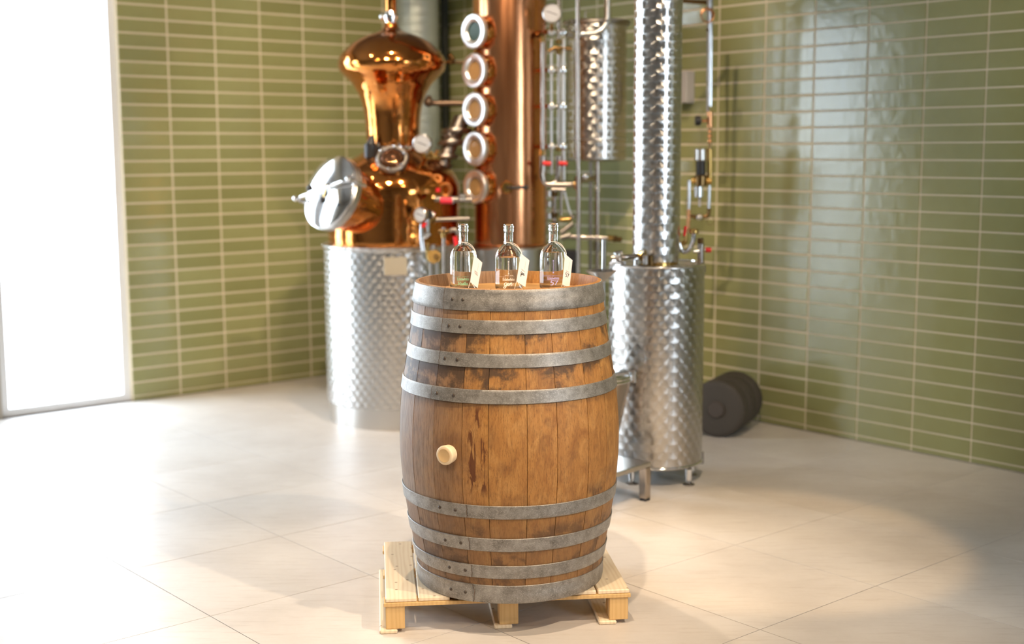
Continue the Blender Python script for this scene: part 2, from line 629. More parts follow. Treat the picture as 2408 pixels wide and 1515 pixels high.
def box(bm, c, hx, hy, hz, ax=None, ay=None, az=None, bev=0.0):
    ax = ax or Vector((1, 0, 0))
    ay = ay or Vector((0, 1, 0))
    az = az or Z
    c = Vector(c)
    if bev <= 0:
        v = [bm.verts.new(c + ax * (hx * i) + ay * (hy * j) + az * (hz * k)) for k in (-1, 1) for j in (-1, 1) for i in (-1, 1)]
        for q in ((0, 1, 3, 2), (4, 6, 7, 5), (0, 4, 5, 1), (2, 3, 7, 6), (0, 2, 6, 4), (1, 5, 7, 3)):
            bm.faces.new([v[i] for i in q])
        return bm
    vs_ = {}
    for i in (-1, 1):
        for j in (-1, 1):
            for k in (-1, 1):
                X, Y_, Z_ = hx * i, hy * j, hz * k
                vs_[(i, j, k)] = [bm.verts.new(c + ax * X + ay * (Y_ - bev * j) + az * (Z_ - bev * k)),
                                  bm.verts.new(c + ax * (X - bev * i) + ay * Y_ + az * (Z_ - bev * k)),
                                  bm.verts.new(c + ax * (X - bev * i) + ay * (Y_ - bev * j) + az * Z_)]
                bm.faces.new(vs_[(i, j, k)])
    for s in (-1, 1):
        bm.faces.new([vs_[(s, j, k)][0] for j, k in ((-1, -1), (1, -1), (1, 1), (-1, 1))])
        bm.faces.new([vs_[(i, s, k)][1] for i, k in ((-1, -1), (1, -1), (1, 1), (-1, 1))])
        bm.faces.new([vs_[(i, j, s)][2] for i, j in ((-1, -1), (1, -1), (1, 1), (-1, 1))])
    for s in (-1, 1):
        for w in (-1, 1):
            bm.faces.new([vs_[(-1, s, w)][1], vs_[(1, s, w)][1], vs_[(1, s, w)][2], vs_[(-1, s, w)][2]])
            bm.faces.new([vs_[(s, -1, w)][0], vs_[(s, 1, w)][0], vs_[(s, 1, w)][2], vs_[(s, -1, w)][2]])
            bm.faces.new([vs_[(s, w, -1)][0], vs_[(s, w, 1)][0], vs_[(s, w, 1)][1], vs_[(s, w, -1)][1]])
    return bm


def round_path(pts, r, n=6):
    pts = [Vector(p) for p in pts]
    out = [pts[0]]
    for a, b, c in zip(pts[:-2], pts[1:-1], pts[2:]):
        d0, d1 = (a - b), (c - b)
        rr = min(r, d0.length * .49, d1.length * .49)
        s, e = b + d0.normalized() * rr, b + d1.normalized() * rr
        for k in range(n + 1):
            u = k / n
            out.append(s * (1 - u) ** 2 + b * 2 * u * (1 - u) + e * u * u)
    out.append(pts[-1])
    return out


def tube(bm, pts, r, seg=12, bend=.03, cap=True, closed=False):
    path = round_path(pts, bend) if bend and not closed else [Vector(p) for p in pts]
    n = len(path)
    rings = []
    up = None
    for i, p in enumerate(path):
        if closed:
            d = (path[(i + 1) % n] - path[i - 1]).normalized()
        else:
            d = (path[min(i + 1, n - 1)] - path[max(i - 1, 0)]).normalized()
        if up is None:
            up = d.orthogonal().normalized()
        up = (up - d * up.dot(d)).normalized()
        s = d.cross(up)
        rings.append([bm.verts.new(p + (up * math.cos(2 * PI * k / seg) + s * math.sin(2 * PI * k / seg)) * r) for k in range(seg)])
    m = n if closed else n - 1
    for i in range(m):
        A, B = rings[i], rings[(i + 1) % n]
        for k in range(seg):
            bm.faces.new([A[k], A[(k + 1) % seg], B[(k + 1) % seg], B[k]])
    if cap and not closed:
        bm.faces.new(rings[0][::-1])
        bm.faces.new(rings[-1])
    return bm


def torus(bm, c, axis, R, r, seg=40, rs=10):
    prof = [(R + r * math.cos(2 * PI * k / rs), r * math.sin(2 * PI * k / rs)) for k in range(rs)]
    return lathe(bm, prof, c, axis, seg, closed=True)


def ball(bm, c, r, seg=16, axis=Z, flat=1.0):
    n = 8
    prof = [(max(0, r * math.sin(PI * k / n)) if 0 < k < n else 0, -r * flat * math.cos(PI * k / n)) for k in range(n + 1)]
    return lathe(bm, prof, c, axis, seg)


def smooth_prof(pts, n=4):
    """Catmull-Rom through (r,h) points"""
    out = []
    for i in range(len(pts) - 1):
        p0 = pts[max(i - 1, 0)]
        p1, p2 = pts[i], pts[i + 1]
        p3 = pts[min(i + 2, len(pts) - 1)]
        for k in range(n):
            u = k / n
            out.append(tuple(max(0, .5 * ((2 * p1[j]) + (-p0[j] + p2[j]) * u + (2 * p0[j] - 5 * p1[j] + 4 * p2[j] - p3[j]) * u * u + (-p0[j] + 3 * p1[j] - 3 * p2[j] + p3[j]) * u ** 3)) if j == 0 else
                             .5 * ((2 * p1[j]) + (-p0[j] + p2[j]) * u + (2 * p0[j] - 5 * p1[j] + 4 * p2[j] - p3[j]) * u * u + (-p0[j] + 3 * p1[j] - 3 * p2[j] + p3[j]) * u ** 3) for j in (0, 1)))
    out.append(tuple(pts[-1]))
    return out


def struct(name, bm, mat, smooth=0, loc=None):
    o = obj(name, bm, mat, None, loc, smooth)
    o['kind'] = 'structure'
    return o


def inst(name, me, parent, loc, rot=None, scale=None):
    o = bpy.data.objects.new(name, me)
    C.objects.link(o)
    o.parent = parent
    o.location = loc
    if rot is not None:
        o.rotation_euler = rot
    if scale is not None:
        o.scale = scale
    return o


# ------------------------------------------------------------------ the room
AMIN, BMIN, CEIL = -3.6, -3.0, 3.55
ROOMROT = math.atan2(D1.y, D1.x)

# floor: dark joint bed and the stone slabs on it
bm = BM()
box(bm, W((AMIN + WR) / 2, (BMIN + WL) / 2, -.06), (WR - AMIN) / 2 + .2, (WL - BMIN) / 2 + .2, .056, D1, D2)
floor = struct('floor', bm, M['joint'])
FP_ = .689
A_OFF, B_OFF = 4.152, 4.131
bm = BM()
box(bm, (0, 0, -.005), FP_ / 2 - .0015, FP_ / 2 - .0015, .005, bev=.0003)
slab = bpy.data.meshes.new('floor_tile')
bm.to_mesh(slab)
bm.free()
slab.materials.append(M['floor'])
ia0, ia1 = math.ceil((AMIN - A_OFF) / FP_), math.ceil((WR - A_OFF) / FP_)
ib0, ib1 = math.ceil((BMIN - B_OFF) / FP_), math.ceil((WL - B_OFF) / FP_)
for i in range(ia0 - 1, ia1):
    for j in range(ib0 - 1, ib1):
        a0, a1 = max(A_OFF + i * FP_, AMIN), min(A_OFF + (i + 1) * FP_, WR - .008)
        b0, b1 = max(B_OFF + j * FP_, BMIN), min(B_OFF + (j + 1) * FP_, WL - .008)
        if a1 - a0 < .05 or b1 - b0 < .05:
            continue
        inst('floor_tile', slab, floor, W((a0 + a1) / 2, (b0 + b1) / 2, 0), (0, 0, ROOMROT), ((a1 - a0) / FP_, (b1 - b0) / FP_, 1))

# walls: grout bed with every glazed tile set proud of it
TH, TWL, TWR = .0915, .345, .355
Z0 = .031


def tile_mesh(w):
    bm = BM()
    box(bm, (0, 0, 0), w / 2 - .0062, .0035, TH / 2 - .0062, bev=.0018)
    me = bpy.data.meshes.new('wall_tile')
    bm.to_mesh(me)
    bm.free()
    me.materials.append(M['tile'])
    return me


tml, tmr = tile_mesh(TWL), tile_mesh(TWR)
NROW = 33
# left wall, solid part between the glazing and the corner
bm = BM()
box(bm, W((WIN_A1 + WR) / 2 + .1, WL + .10, CEIL / 2), (WR - WIN_A1) / 2 + .1, .10, CEIL / 2, D1, D2)
box(bm, W((WIN_A0 + WIN_A1) / 2, WL + .10, (3.0 + CEIL) / 2), (WIN_A1 - WIN_A0) / 2, .10, (CEIL - 3.0) / 2, D1, D2)
box(bm, W((AMIN + WIN_A0) / 2, WL + .10, CEIL / 2), (WIN_A0 - AMIN) / 2, .10, CEIL / 2, D1, D2)
wall_l = struct('wall_left', bm, M['grout'])
cols = [5.33 + TWL * k for k in range(-4, 3)]
for rw in range(NROW):
    zc = Z0 + TH * (rw - .5)
    if zc < 0:
        zc = (Z0) / 2
    for ca in cols:
        a0, a1 = ca - TWL, ca
        if ca == cols[0]:
            pass
        a0 = max(a0, WIN_A1)
        a1 = min(a1 if ca != cols[-1] else WR, WR)
        hs = Z0 / TH if rw == 0 else 1
        inst('wall_tile', tml, wall_l, W((a0 + a1) / 2, WL + .0003, zc + random.uniform(0, 0)), (random.uniform(-.004, .004), 0, ROOMROT + random.uniform(-.0015, .0015)), ((a1 - a0) / TWL, 1, hs))
# right wall
bm = BM()
box(bm, W(WR + .10, (BMIN + WL) / 2, CEIL / 2), .10, (WL - BMIN) / 2, CEIL / 2, D1, D2)
wall_r = struct('wall_right', bm, M['grout'])
colr = [5.335 + TWR * k for k in range(-3, 9)]
cnt = 0
bmx = BM()
for ci in range(-14, 9):
    b1 = 5.335 + TWR * ci
    b0 = b1 - TWR
    if ci == 8:
        b1 = WL
    if b1 > WL:
        b1 = WL
    if b1 - b0 < .05:
        continue
    for rw in range(NROW):
        zc = Z0 + TH * (rw - .5)
        hs = 1
        if rw == 0:
            zc, hs = Z0 / 2, Z0 / TH
        if ci >= -1 and rw < 30:
            inst('wall_tile', tmr, wall_r, W(WR + .0003, (b0 + b1) / 2, zc), (0, random.uniform(-.003, .003), ROOMROT + PI / 2 + random.uniform(-.0015, .0015)), ((b1 - b0) / TWR, 1, hs))
            cnt += 1
        else:
            box(bmx, W(WR + .0003, (b0 + b1) / 2, zc), .004, (b1 - b0) / 2 - .0042, (TH * hs) / 2 - .0042, D1, D2, bev=.0018)
o = obj('wall_tile', bmx, M['tile'], wall_r, smooth=0)
o['kind'] = 'stuff'
# the two plain walls behind the camera, the ceiling
bm = BM()
for a0, a1, z0, z1 in ((AMIN, 3.3, 0, CEIL), (4.7, WR, 0, CEIL), (3.3, 4.7, 0, .9), (3.3, 4.7, 3.0, CEIL)):
    box(bm, W((a0 + a1) / 2, BMIN - .1, (z0 + z1) / 2), (a1 - a0) / 2, .1, (z1 - z0) / 2, D1, D2)
struct('wall_back', bm, M['plaster'])
bm = BM()
box(bm, W(AMIN - .1, (BMIN + WL) / 2, CEIL / 2), .1, (WL - BMIN) / 2 + .2, CEIL / 2, D1, D2)
struct('wall_near', bm, M['plaster'])
bm = BM()
box(bm, W((AMIN + WR) / 2, (BMIN + WL) / 2, CEIL + .05), (WR - AMIN) / 2 + .2, (WL - BMIN) / 2 + .2, .05, D1, D2)
struct('ceiling', bm, M['ceilingpaint'])


def window(name, a0, a1, b0, b1, z0, z1, n, nrm):
    """frame with n panes; spans along D1 (b0==b1)"""
    e = bpy.data.objects.new(name, None)
    C.objects.link(e)
    e.location = W((a0 + a1) / 2, b0, 0)
    e['kind'] = 'structure'
    bm = BM()
    fw = .025
    for z in (z0 + fw, z1 - fw):
        box(bm, W((a0 + a1) / 2, b0 + .06, z), (a1 - a0) / 2, .03, fw, D1, D2)
    for k in range(n + 1):
        a = a0 + fw + (a1 - a0 - 2 * fw) * k / n
        box(bm, W(a, b0 + .06, (z0 + z1) / 2), fw, .03, (z1 - z0) / 2 - 2 * fw, D1, D2)
    obj('window_frame', bm, M['frame'], e, smooth=0)
    for k in range(n):
        c0 = a0 + fw + (a1 - a0 - 2 * fw) * k / n + fw
        c1 = a0 + fw + (a1 - a0 - 2 * fw) * (k + 1) / n - fw
        bm = BM()
        box(bm, W((c0 + c1) / 2, b0 + .06, (z0 + z1) / 2), (c1 - c0) / 2, .003, (z1 - z0) / 2 - 2 * fw, D1, D2)
        obj('pane', bm, M['pane'], e, smooth=0)


window('window_1', PIER1, WIN_A1, WL, WL, .0, 3.0, 1, None)
window('window_3', WIN_A0, PIER0, WL, WL, .0, 3.0, 1, None)
bm = BM()
box(bm, W((PIER0 + PIER1) / 2, WL + .10, 1.5), (PIER1 - PIER0) / 2, .10, 1.5, D1, D2)
struct('trim_1', bm, M['plaster'])
window('window_2', 3.3, 4.7, BMIN - .12, BMIN - .12, .9, 3.0, 2, None)
bm = BM()
box(bm, W(1, 2.5, -.22), 40, 40, .1, D1, D2)
pv = struct('ground', bm, M['pavement'])

# ------------------------------------------------------------------ barrel
BC = Vector((-.0115, 4.595, .125))
barrel = thing('wine_barrel', 'large weathered oak wine barrel with eight grey galvanised hoops standing upright on the pallet', 'barrel', BC)
RP = [(0, .332), (.03, .334), (.065, .337), (.125, .347), (.191, .359), (.238, .367), (.309, .379), (.355, .384), (.45, .392), (.53, .3935), (.60, .391),
      (.70, .382), (.745, .375), (.817, .362), (.862, .355), (.926, .346), (.972, .340), (1.002, .337), (1.069, .329), (1.075, .328)]


def rad(z):
    for (z0, r0), (z1, r1) in zip(RP[:-1], RP[1:]):
        if z <= z1:
            u = (z - z0) / (z1 - z0)
            return r0 + (r1 - r0) * max(0, u)
    return RP[-1][1]


def bp(ang, r, z):   # ang 0 faces the camera side, positive to the right
    return BC + Vector((math.sin(ang) * r, -math.cos(ang) * r, z))


joints = [-74, -57.5, -40.6, -23.6, -10.2, 8.9, 24.3, 43.3, 58.5, 74.5, 91, 107, 125, 141, 158, 177, 193, 209, 226, 243, 258, 271, 286]
ZS = [0, .004] + [i * 1.075 / 26 for i in range(1, 26)] + [1.071, 1.075]
for a0, a1 in zip(joints[:-1], joints[1:]):
    bm = BM()
    A0, A1 = math.radians(a0), math.radians(a1)
    g = .0028
    prof = [(A0 + .0006, -.004), (A0 + g, 0), (A0 * .67 + A1 * .33, 0), (A0 * .33 + A1 * .67, 0), (A1 - g, 0), (A1 - .0006, -.004), (A1 - .0006, -.026), (A0 * .5 + A1 * .5, -.0265), (A0 + .0006, -.026)]
    rows = []
    flat = random.uniform(-.0008, .0008)
    for z in ZS:
        tp = .0
        if z < .004 or z > 1.072:
            tp = -.003
        tk = 1.0 if .02 < z < 1.035 else (.42 + .58 * max(0, (1.075 - z) / .04) if z > 1 else .6)
        rows.append([bm.verts.new(bp(a, rad(z) + (d * tk if d < -.01 else d) + (tp if d == 0 else 0) + (flat if d == 0 else 0), z)) for a, d in prof])
    n = len(prof)
    for R0, R1 in zip(rows[:-1], rows[1:]):
        for k in range(n):
            bm.faces.new([R0[k], R0[(k + 1) % n], R1[(k + 1) % n], R1[k]])
    bm.faces.new(rows[0][::-1])
    bm.faces.new(rows[-1])
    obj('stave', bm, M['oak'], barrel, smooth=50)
# the head, made of boards, recessed under the rim
HZ = 1.155 - .125
xs = [-.312, -.20, -.085, .03, .14, .235, .312]
for x0, x1 in zip(xs[:-1], xs[1:]):
    bm = BM()
    N = 14
    top, bot = [], []
    pts = []
    R_ = .309
    x0_, x1_ = max(x0 + .0008, -R_ + .002), min(x1 - .0008, R_ - .002)
    for k in range(N + 1):
        x = x0_ + (x1_ - x0_) * k / N
        pts.append((x, -math.sqrt(max(1e-5, R_ * R_ - x * x))))
    for k in range(N, -1, -1):
        x = x0_ + (x1_ - x0_) * k / N
        pts.append((x, math.sqrt(max(1e-5, R_ * R_ - x * x))))
    rt = Matrix.Rotation(math.radians(64), 2)
    pts = [rt @ Vector(p) for p in pts]
    T = [bm.verts.new(BC + Vector((p[0], p[1], HZ))) for p in pts]
    B = [bm.verts.new(BC + Vector((p[0], p[1], HZ - .02))) for p in pts]
    bm.faces.new(T)
    bm.faces.new(B[::-1])
    for k in range(len(pts)):
        k2 = (k + 1) % len(pts)
        bm.faces.new([T[k], T[k2], B[k2], B[k]])
    obj('head_board', bm, M['oakhead'], barrel, smooth=0)
# hoops with their lapped ends and rivets
rb = BM()
ball(rb, (0, 0, 0), .0062, 12, Z, .55)
rivet_me = bpy.data.meshes.new('rivet')
rb.to_mesh(rivet_me)
rb.free()
rivet_me.materials.append(M['rivet'])
rivet_me.polygons.foreach_set('use_smooth', [True] * len(rivet_me.polygons))
hoops = [(1.002, 1.0725, 'u', (-33.5, -26.5)), (.926, .972, 'u', (-35, -27.5)), (.817, .862, 'u', (-36, -28)), (.700, .745, 'u', (-39, -28.5)),
         (.309, .355, 'd', (-37.5, -28)), (.191, .238, 'd', (-36.5, -26.5)), (.091, .138, 'd', (-36, -25.5)), (.001, .065, 'd', (-36.5, -26.5))]
for h0, h1, kind, rv in hoops:
    bm = BM()
    nz = 6
    th = .0035
    prof_out = []
    for k in range(nz + 1):
        z = h0 + (h1 - h0) * k / nz
        bulge = 0
        if h1 - h0 > .06:
            bulge = .0014 * math.sin(k / nz * PI * 2 - .4)
        prof_out.append((rad(z) + th + bulge, z))
    r0, r1 = rad(h0) - .0015, rad(h1) - .0015
    prof = [(r0, h0)] + [(prof_out[0][0] - .001, h0)] + [(prof_out[0][0], h0 + .0012)] + prof_out[1:-1] + [(prof_out[-1][0], h1 - .0012), (prof_out[-1][0] - .001, h1), (r1, h1)]
    lathe(bm, prof, BC, Z, 112, closed=True)
    # lapped end riveted over
    if kind == 'u':
        sa, sb = math.radians(-39.5 if h1 > .8 else -42.5), math.radians(-12)
        edge_at = 0
    else:
        sb, sa = math.radians(-21.8), math.radians(-62)
        edge_at = 1
    ns = 16
    cols_ = []
    for k in range(ns + 1):
        u = k / ns
        a = sa + (sb - sa) * u
        uu = u if edge_at == 0 else 1 - u
        lift = .0028 * (1 if uu < .5 else max(0, 1 - (uu - .5) / .45)) - (.0006 if uu > .96 else 0)
        cols_.append([bm.verts.new(bp(a, r + lift, z)) for r, z in [(prof_out[0][0] - .002, h0 + .0006)] + [(r, z + (.0008 if q == 0 else -.0008 if q == nz else 0)) for q, (r, z) in enumerate(prof_out)] + [(prof_out[-1][0] - .002, h1 - .0006)]])
    for A, B in zip(cols_[:-1], cols_[1:]):
        for k in range(len(A) - 1):
            bm.faces.new([A[k], A[k + 1], B[k + 1], B[k]])
    for A in (cols_[0], cols_[-1]):
        inner = [bm.verts.new(v.co - (v.co - Vector((BC.x, BC.y, v.co.z))).normalized() * .004) for v in A]
        for k in range(len(A) - 1):
            bm.faces.new([A[k], A[k + 1], inner[k + 1], inner[k]])
    ho = obj('hoop', bm, M['hoop'], barrel, smooth=40)
    es = sa if edge_at == 0 else sb
    bm = BM()
    rows_ = []
    for k in range(nz + 1):
        r, z = prof_out[k]
        wob = .0016 * math.sin(k * 1.9 + h0 * 40) / r
        bow = (.018 if (h1 - h0 > .06 and kind == 'd') else .004) * math.sin(PI * k / nz) / r * (1 if edge_at else -1)
        rows_.append([bm.verts.new(bp(es + bow * .4 + wob + dx / r, r + .0030, z)) for dx in (-.0008, .0008)])
    for A, B in zip(rows_[:-1], rows_[1:]):
        bm.faces.new([A[0], A[1], B[1], B[0]])
    obj('lap_seam', bm, M['seam'], ho, smooth=0)
    zm = (h0 + h1) / 2
    for a in rv:
        aa = math.radians(a)
        nrm = Vector((math.sin(aa), -math.cos(aa), 0))
        inst('rivet', rivet_me, ho, bp(aa, rad(zm) + th + .003, zm) - BC, nrm.to_track_quat('Z', 'Y').to_euler())
# bung in the belly
ba = math.radians(-30.6)
bn = Vector((math.sin(ba), -math.cos(ba), 0))
b0 = bp(ba, rad(.524) - .005, .524)
bm = BM()
lathe(bm, [(0, -.02), (.028, -.02), (.030, 0), (.033, .028), (.0325, .033), (.030, .0355), (.024, .0365), (.0, .0345)], b0, bn, 32)
bung = obj('bung', bm, M['bungm'], barrel, smooth=50)
bm = BM()
lathe(bm, [(0, .0350), (.018, .0362), (.0225, .0372), (.0235, .0366)], b0, bn, 24)
obj('bung_face', bm, M['bungface'], bung)

# ------------------------------------------------------------------ pallet
pa = math.radians(5.9)
PX = Vector((math.cos(pa), math.sin(pa), 0))
PY = Vector((-math.sin(pa), math.cos(pa), 0))
PC = Vector((-.440, 4.318, 0))
pal = thing('pallet', 'small pale pine pallet with spaced deck boards under the wine barrel', 'pallet', PC)
pal.rotation_euler = (0, 0, pa)
PWID, PLEN = .852, .66


def pbox(name, x0, x1, y0, y1, z0, z1, mat, bev=.002):
    bm = BM()
    box(bm, ((x0 + x1) / 2, (y0 + y1) / 2, (z0 + z1) / 2), (x1 - x0) / 2, (y1 - y0) / 2, (z1 - z0) / 2, bev=bev)
    me = bpy.data.meshes.new(name)
    bmesh.ops.recalc_face_normals(bm, faces=bm.faces)
    # material coordinates centred on the piece
    c = Vector(((x0 + x1) / 2, (y0 + y1) / 2, (z0 + z1) / 2))
    bmesh.ops.translate(bm, verts=bm.verts, vec=-c)
    bm.to_mesh(me)
    bm.free()
    me.materials.append(mat)
    o = bpy.data.objects.new(name, me)
    C.objects.link(o)
    o.parent = pal
    o.location = c
    return o


for x0, x1 in ((0, .108), (.113, .222), (.250, .345), (.372, .467), (.495, .590), (.612, .734), (.740, .852)):
    pbox('deck_board', x0, x1, 0, PLEN, .110, .125, M['pine'], .003)
for y0 in (-.004, PLEN / 2 - .035, PLEN - .07):
    pbox('cross_board', -.006, PWID + .004, y0, y0 + .07, .0965, .110, M['pineend'], .0015)
for xb in (.0, .394, .782):
    for y0 in (.002, PLEN / 2 - .04, PLEN - .082):
        pbox('block', xb, xb + .066, y0, y0 + .08, .0145, .0965, M['pineend'], .002)
for xb in (-.022, .376, .744):
    pbox('bottom_board', xb, xb + .062, -.006, PLEN, 0.0, .0145, M['pine'], .004)

# ------------------------------------------------------------------ bottles
BZ = 1.155


def text_mesh(s, size, shear=0.0, bold=0.0, spacing=1.0, xs=1.0, thick=.0):
    cu = bpy.data.curves.new('lettering', 'FONT')
    cu.body = s
    cu.size = size
    cu.shear = shear
    cu.offset = bold
    cu.space_character = spacing
    cu.align_x = 'CENTER'
    cu.resolution_u = 3
    ob = bpy.data.objects.new('lettering', cu)
    C.objects.link(ob)
    dg = bpy.context.evaluated_depsgraph_get()
    me = bpy.data.meshes.new_from_object(ob.evaluated_get(dg))
    bpy.data.objects.remove(ob)
    bm = BM()
    bm.from_mesh(me)
    bpy.data.meshes.remove(me)
    for v in bm.verts:
        v.co.x *= xs
    return bm


def script_g(bm_src):
    return bm_src


def stroke_mesh(strokes, w, n=10):
    """flat pen strokes (for handwriting); list of point lists in a 2D frame"""
    bm = BM()
    for pts in strokes:
        pts = [Vector((p[0], p[1], 0)) for p in pts]
        path = []
        m = len(pts)
        for i in range(m - 1):
            p0, p1, p2, p3 = pts[max(i - 1, 0)], pts[i], pts[i + 1], pts[min(i + 2, m - 1)]
            for k in range(n):
                u = k / n
                path.append(.5 * (2 * p1 + (p2 - p0) * u + (2 * p0 - 5 * p1 + 4 * p2 - p3) * u * u + (3 * p1 - p0 - 3 * p2 + p3) * u ** 3))
        path.append(pts[-1])
        prev = None
        for i, p in enumerate(path):
            d = (path[min(i + 1, len(path) - 1)] - path[max(i - 1, 0)])
            if d.length < 1e-9:
                continue
            d.normalize()
            ww = w * (.62 + .38 * abs(d.y))
            s = Vector((-d.y, d.x, 0)) * ww
            cur = (bm.verts.new(p + s), bm.verts.new(p - s))
            if prev:
                bm.faces.new([prev[0], prev[1], cur[1], cur[0]])
            prev = cur
    return bm


# handwriting in units of x-height 1
GIN = [[(.95, .85), (.55, 1.0), (.15, .7), (.05, .3), (.3, .02), (.65, .15), (.92, .6), (1.0, .9), (.85, .2), (.65, -.6), (.3, -.95), (-.05, -.75), (.2, -.35), (.9, .05), (1.3, .55)],
       [(1.45, .95), (1.28, .3), (1.4, .02), (1.7, .2), (2.0, .85)],
       [(2.1, .95), (1.92, .05)], [(1.95, .25), (2.25, .8), (2.55, .95), (2.6, .7), (2.45, .2), (2.6, .02), (2.95, .3), (3.2, .75)]]
VODKA = [[(-.1, 1.55), (.2, 1.75), (.4, 1.5), (.45, .6), (.55, .05), (.9, .6), (1.2, 1.3), (1.45, 1.75), (1.65, 1.6)],
         [(1.95, .95), (1.6, .75), (1.55, .25), (1.8, .0), (2.1, .2), (2.2, .65), (1.95, .95), (2.3, .75), (2.55, .8)],
         [(3.1, .85), (2.75, .9), (2.5, .45), (2.65, .05), (2.95, .15), (3.25, .8), (3.55, 1.9), (3.3, .9), (3.2, .2), (3.4, .02), (3.65, .3)],
         [(4.15, 1.9), (3.85, .9), (3.7, .0)], [(3.8, .4), (4.2, .9), (4.35, .75), (4.0, .45), (4.3, .05), (4.6, .2)],
         [(5.2, .85), (4.85, .9), (4.65, .4), (4.8, .03), (5.1, .2), (5.35, .9), (5.25, .3), (5.4, .02), (5.7, .3)]]
FIFTY7 = [[(1.15, 1.8), (.35, 1.8), (.2, 1.0), (.6, 1.15), (.95, .9), (.95, .35), (.55, 0), (.05, .15)],
          [(1.45, 1.55), (1.5, 1.8), (2.0, 1.72), (2.5, 1.85), (2.1, 1.1), (1.75, 0)]]
STAR = []
for k in range(4):
    a = PI * k / 4
    STAR.append([(-math.cos(a), -math.sin(a)), (math.cos(a), math.sin(a))])


def put_2d(src, dst, sx, sy, ox, oy, cx=0.0, shear=0.0):
    off = len(dst.verts)
    vm = {}
    for v in src.verts:
        vm[v] = dst.verts.new(((v.co.x - cx + shear * v.co.y) * sx + ox, v.co.y * sy + oy, 0))
    for f in src.faces:
        try:
            dst.faces.new([vm[v] for v in f.verts])
        except ValueError:
            pass
    src.free()


def wrap(bm, R, c, ang0=0.0):
    # cut long faces so they follow the glass
    for v in bm.verts:
        a = v.co.x / R + ang0
        v.co = c + Vector((math.sin(a) * R, -math.cos(a) * R, v.co.y))
    return bm


def bottle(x, y, level, kind, label, mat):
    c = Vector((x, y, BZ + .0004))
    t = thing('spirit_bottle', label, 'bottle', c, 'clear glass spirit bottles on the barrel')
    outer = [(0, .0), (.040, 0), (.0455, .0015), (.0485, .006), (.0490, .012), (.0490, .112), (.0478, .124), (.0440, .137), (.0370, .149), (.0280, .157), (.0200, .1625), (.0172, .168), (.0163, .176),
             (.0160, .206), (.0164, .2075), (.0183, .209), (.0185, .2165), (.0170, .2185), (.0170, .2205), (.0186, .222), (.0187, .229), (.0175, .2315), (.0150, .2320)]
    inner = [(.0108, .2300), (.0104, .168), (.0130, .1615), (.0240, .153), (.0335, .145), (.0405, .1335), (.0443, .122), (.0455, .112), (.0455, .017), (.0440, .012), (.0380, .0092), (0, .0105)]
    bm = BM()
    lathe(bm, outer + inner, c, Z, 64)
    g = obj('glass_body', bm, M['glass'], t, smooth=60)
    # liquid, touching the inside of the glass
    e = .00006
    lq = [(0, .0105 - e), (.0380, .0092 - e), (.0440 + e, .012), (.0455 + e, .017), (.0455 + e, .112)]
    for r, h in ((.0443, .122), (.0405, .1335), (.0335, .145)):
        if h < level - .002:
            lq.append((r + e, h))
    def rin(h):
        pts = [(.0455, .112), (.0443, .122), (.0405, .1335), (.0335, .145), (.0240, .153), (.0130, .1615)]
        for (ra, ha), (rb_, hb) in zip(pts[:-1], pts[1:]):
            if h <= hb:
                return ra + (rb_ - ra) * (h - ha) / (hb - ha)
        return .0130
    lq += [(rin(level) + e, level), (rin(level) - .0025, level - .0009), (0, level - .0011)]
    bm = BM()
    lathe(bm, lq, c, Z, 64)
    obj('liquid', bm, M['spirit'], t, smooth=60)
    bm = BM()
    lathe(bm, [(0, .196), (.0092, .1962), (.0100, .199), (.0104, .2285), (.0104, .2325), (.0165, .2328), (.0168, .2345), (.0160, .2362), (0, .2370)], c, Z, 32)
    st = obj('stopper', bm, M['glass'], t, smooth=40)
    # print on the glass
    R = .0493
    bm = BM()
    put_2d(text_mesh('Edelwhite', .0148, 0, .00022, .95, .80), bm, 1, 1, .002, .0365)
    w = .00235
    if kind == 'vodka':
        s = stroke_mesh(VODKA, .17)
        put_2d(s, bm, .0066, .0066, .0010, .0195, 2.8, .12)
        put_2d(stroke_mesh([[(-.5, .35), (0, -.2), (.8, .0), (1.4, .5)]], .13), bm, .0066, .0066, -.027, .0195, 0, 0)
    elif kind == 'gin':
        s = stroke_mesh(GIN, .17)
        put_2d(s, bm, .0105, .0100, .0020, .0195, 1.6, .10)
        put_2d(text_mesh('FINE ALPINE    DRY SPIRIT', .0028, 0, .0001, 1, 1), bm, 1, 1, .004, .0545)
    else:
        s = stroke_mesh(FIFTY7, .19)
        put_2d(s, bm, .0105, .0085, .0040, .0170, 1.3, .12)
        for yy in (.052, .0475, .0345):
            box(bm, (-.020, yy, 0), .024, .0003, .00001)
            box(bm, (.036, yy, 0), .012, .0003, .00001)
    if kind != 'vodka':
        for yy in (.062, .104):
            put_2d(stroke_mesh(STAR, .16, 3), bm, .0034, .0034, .002, yy)
        for k in range(5):
            yy = .067 + .0065 * k
            put_2d(stroke_mesh([[(-.5, -.8), (.4, -.1), (-.4, .3), (.5, .9)]], .30, 4), bm, .0021, .0032, .002 + (.0006 if k % 2 else -.0006), yy + .002)
        box(bm, (.002, .083, 0), .00035, .020, .00001)
    box(bm, (-.0235, .0505, 0), .0165, .00035, .00001)
    box(bm, (.010, .0505, 0), .013, .00035, .00001)
    bmesh.ops.subdivide_edges(bm, edges=[e_ for e_ in bm.edges if e_.calc_length() > .006], cuts=4)
    bmesh.ops.triangulate(bm, faces=bm.faces)
    wrap(bm, R, c, -.05)
    obj('lettering', bm, mat, t, smooth=0)
    return t, c


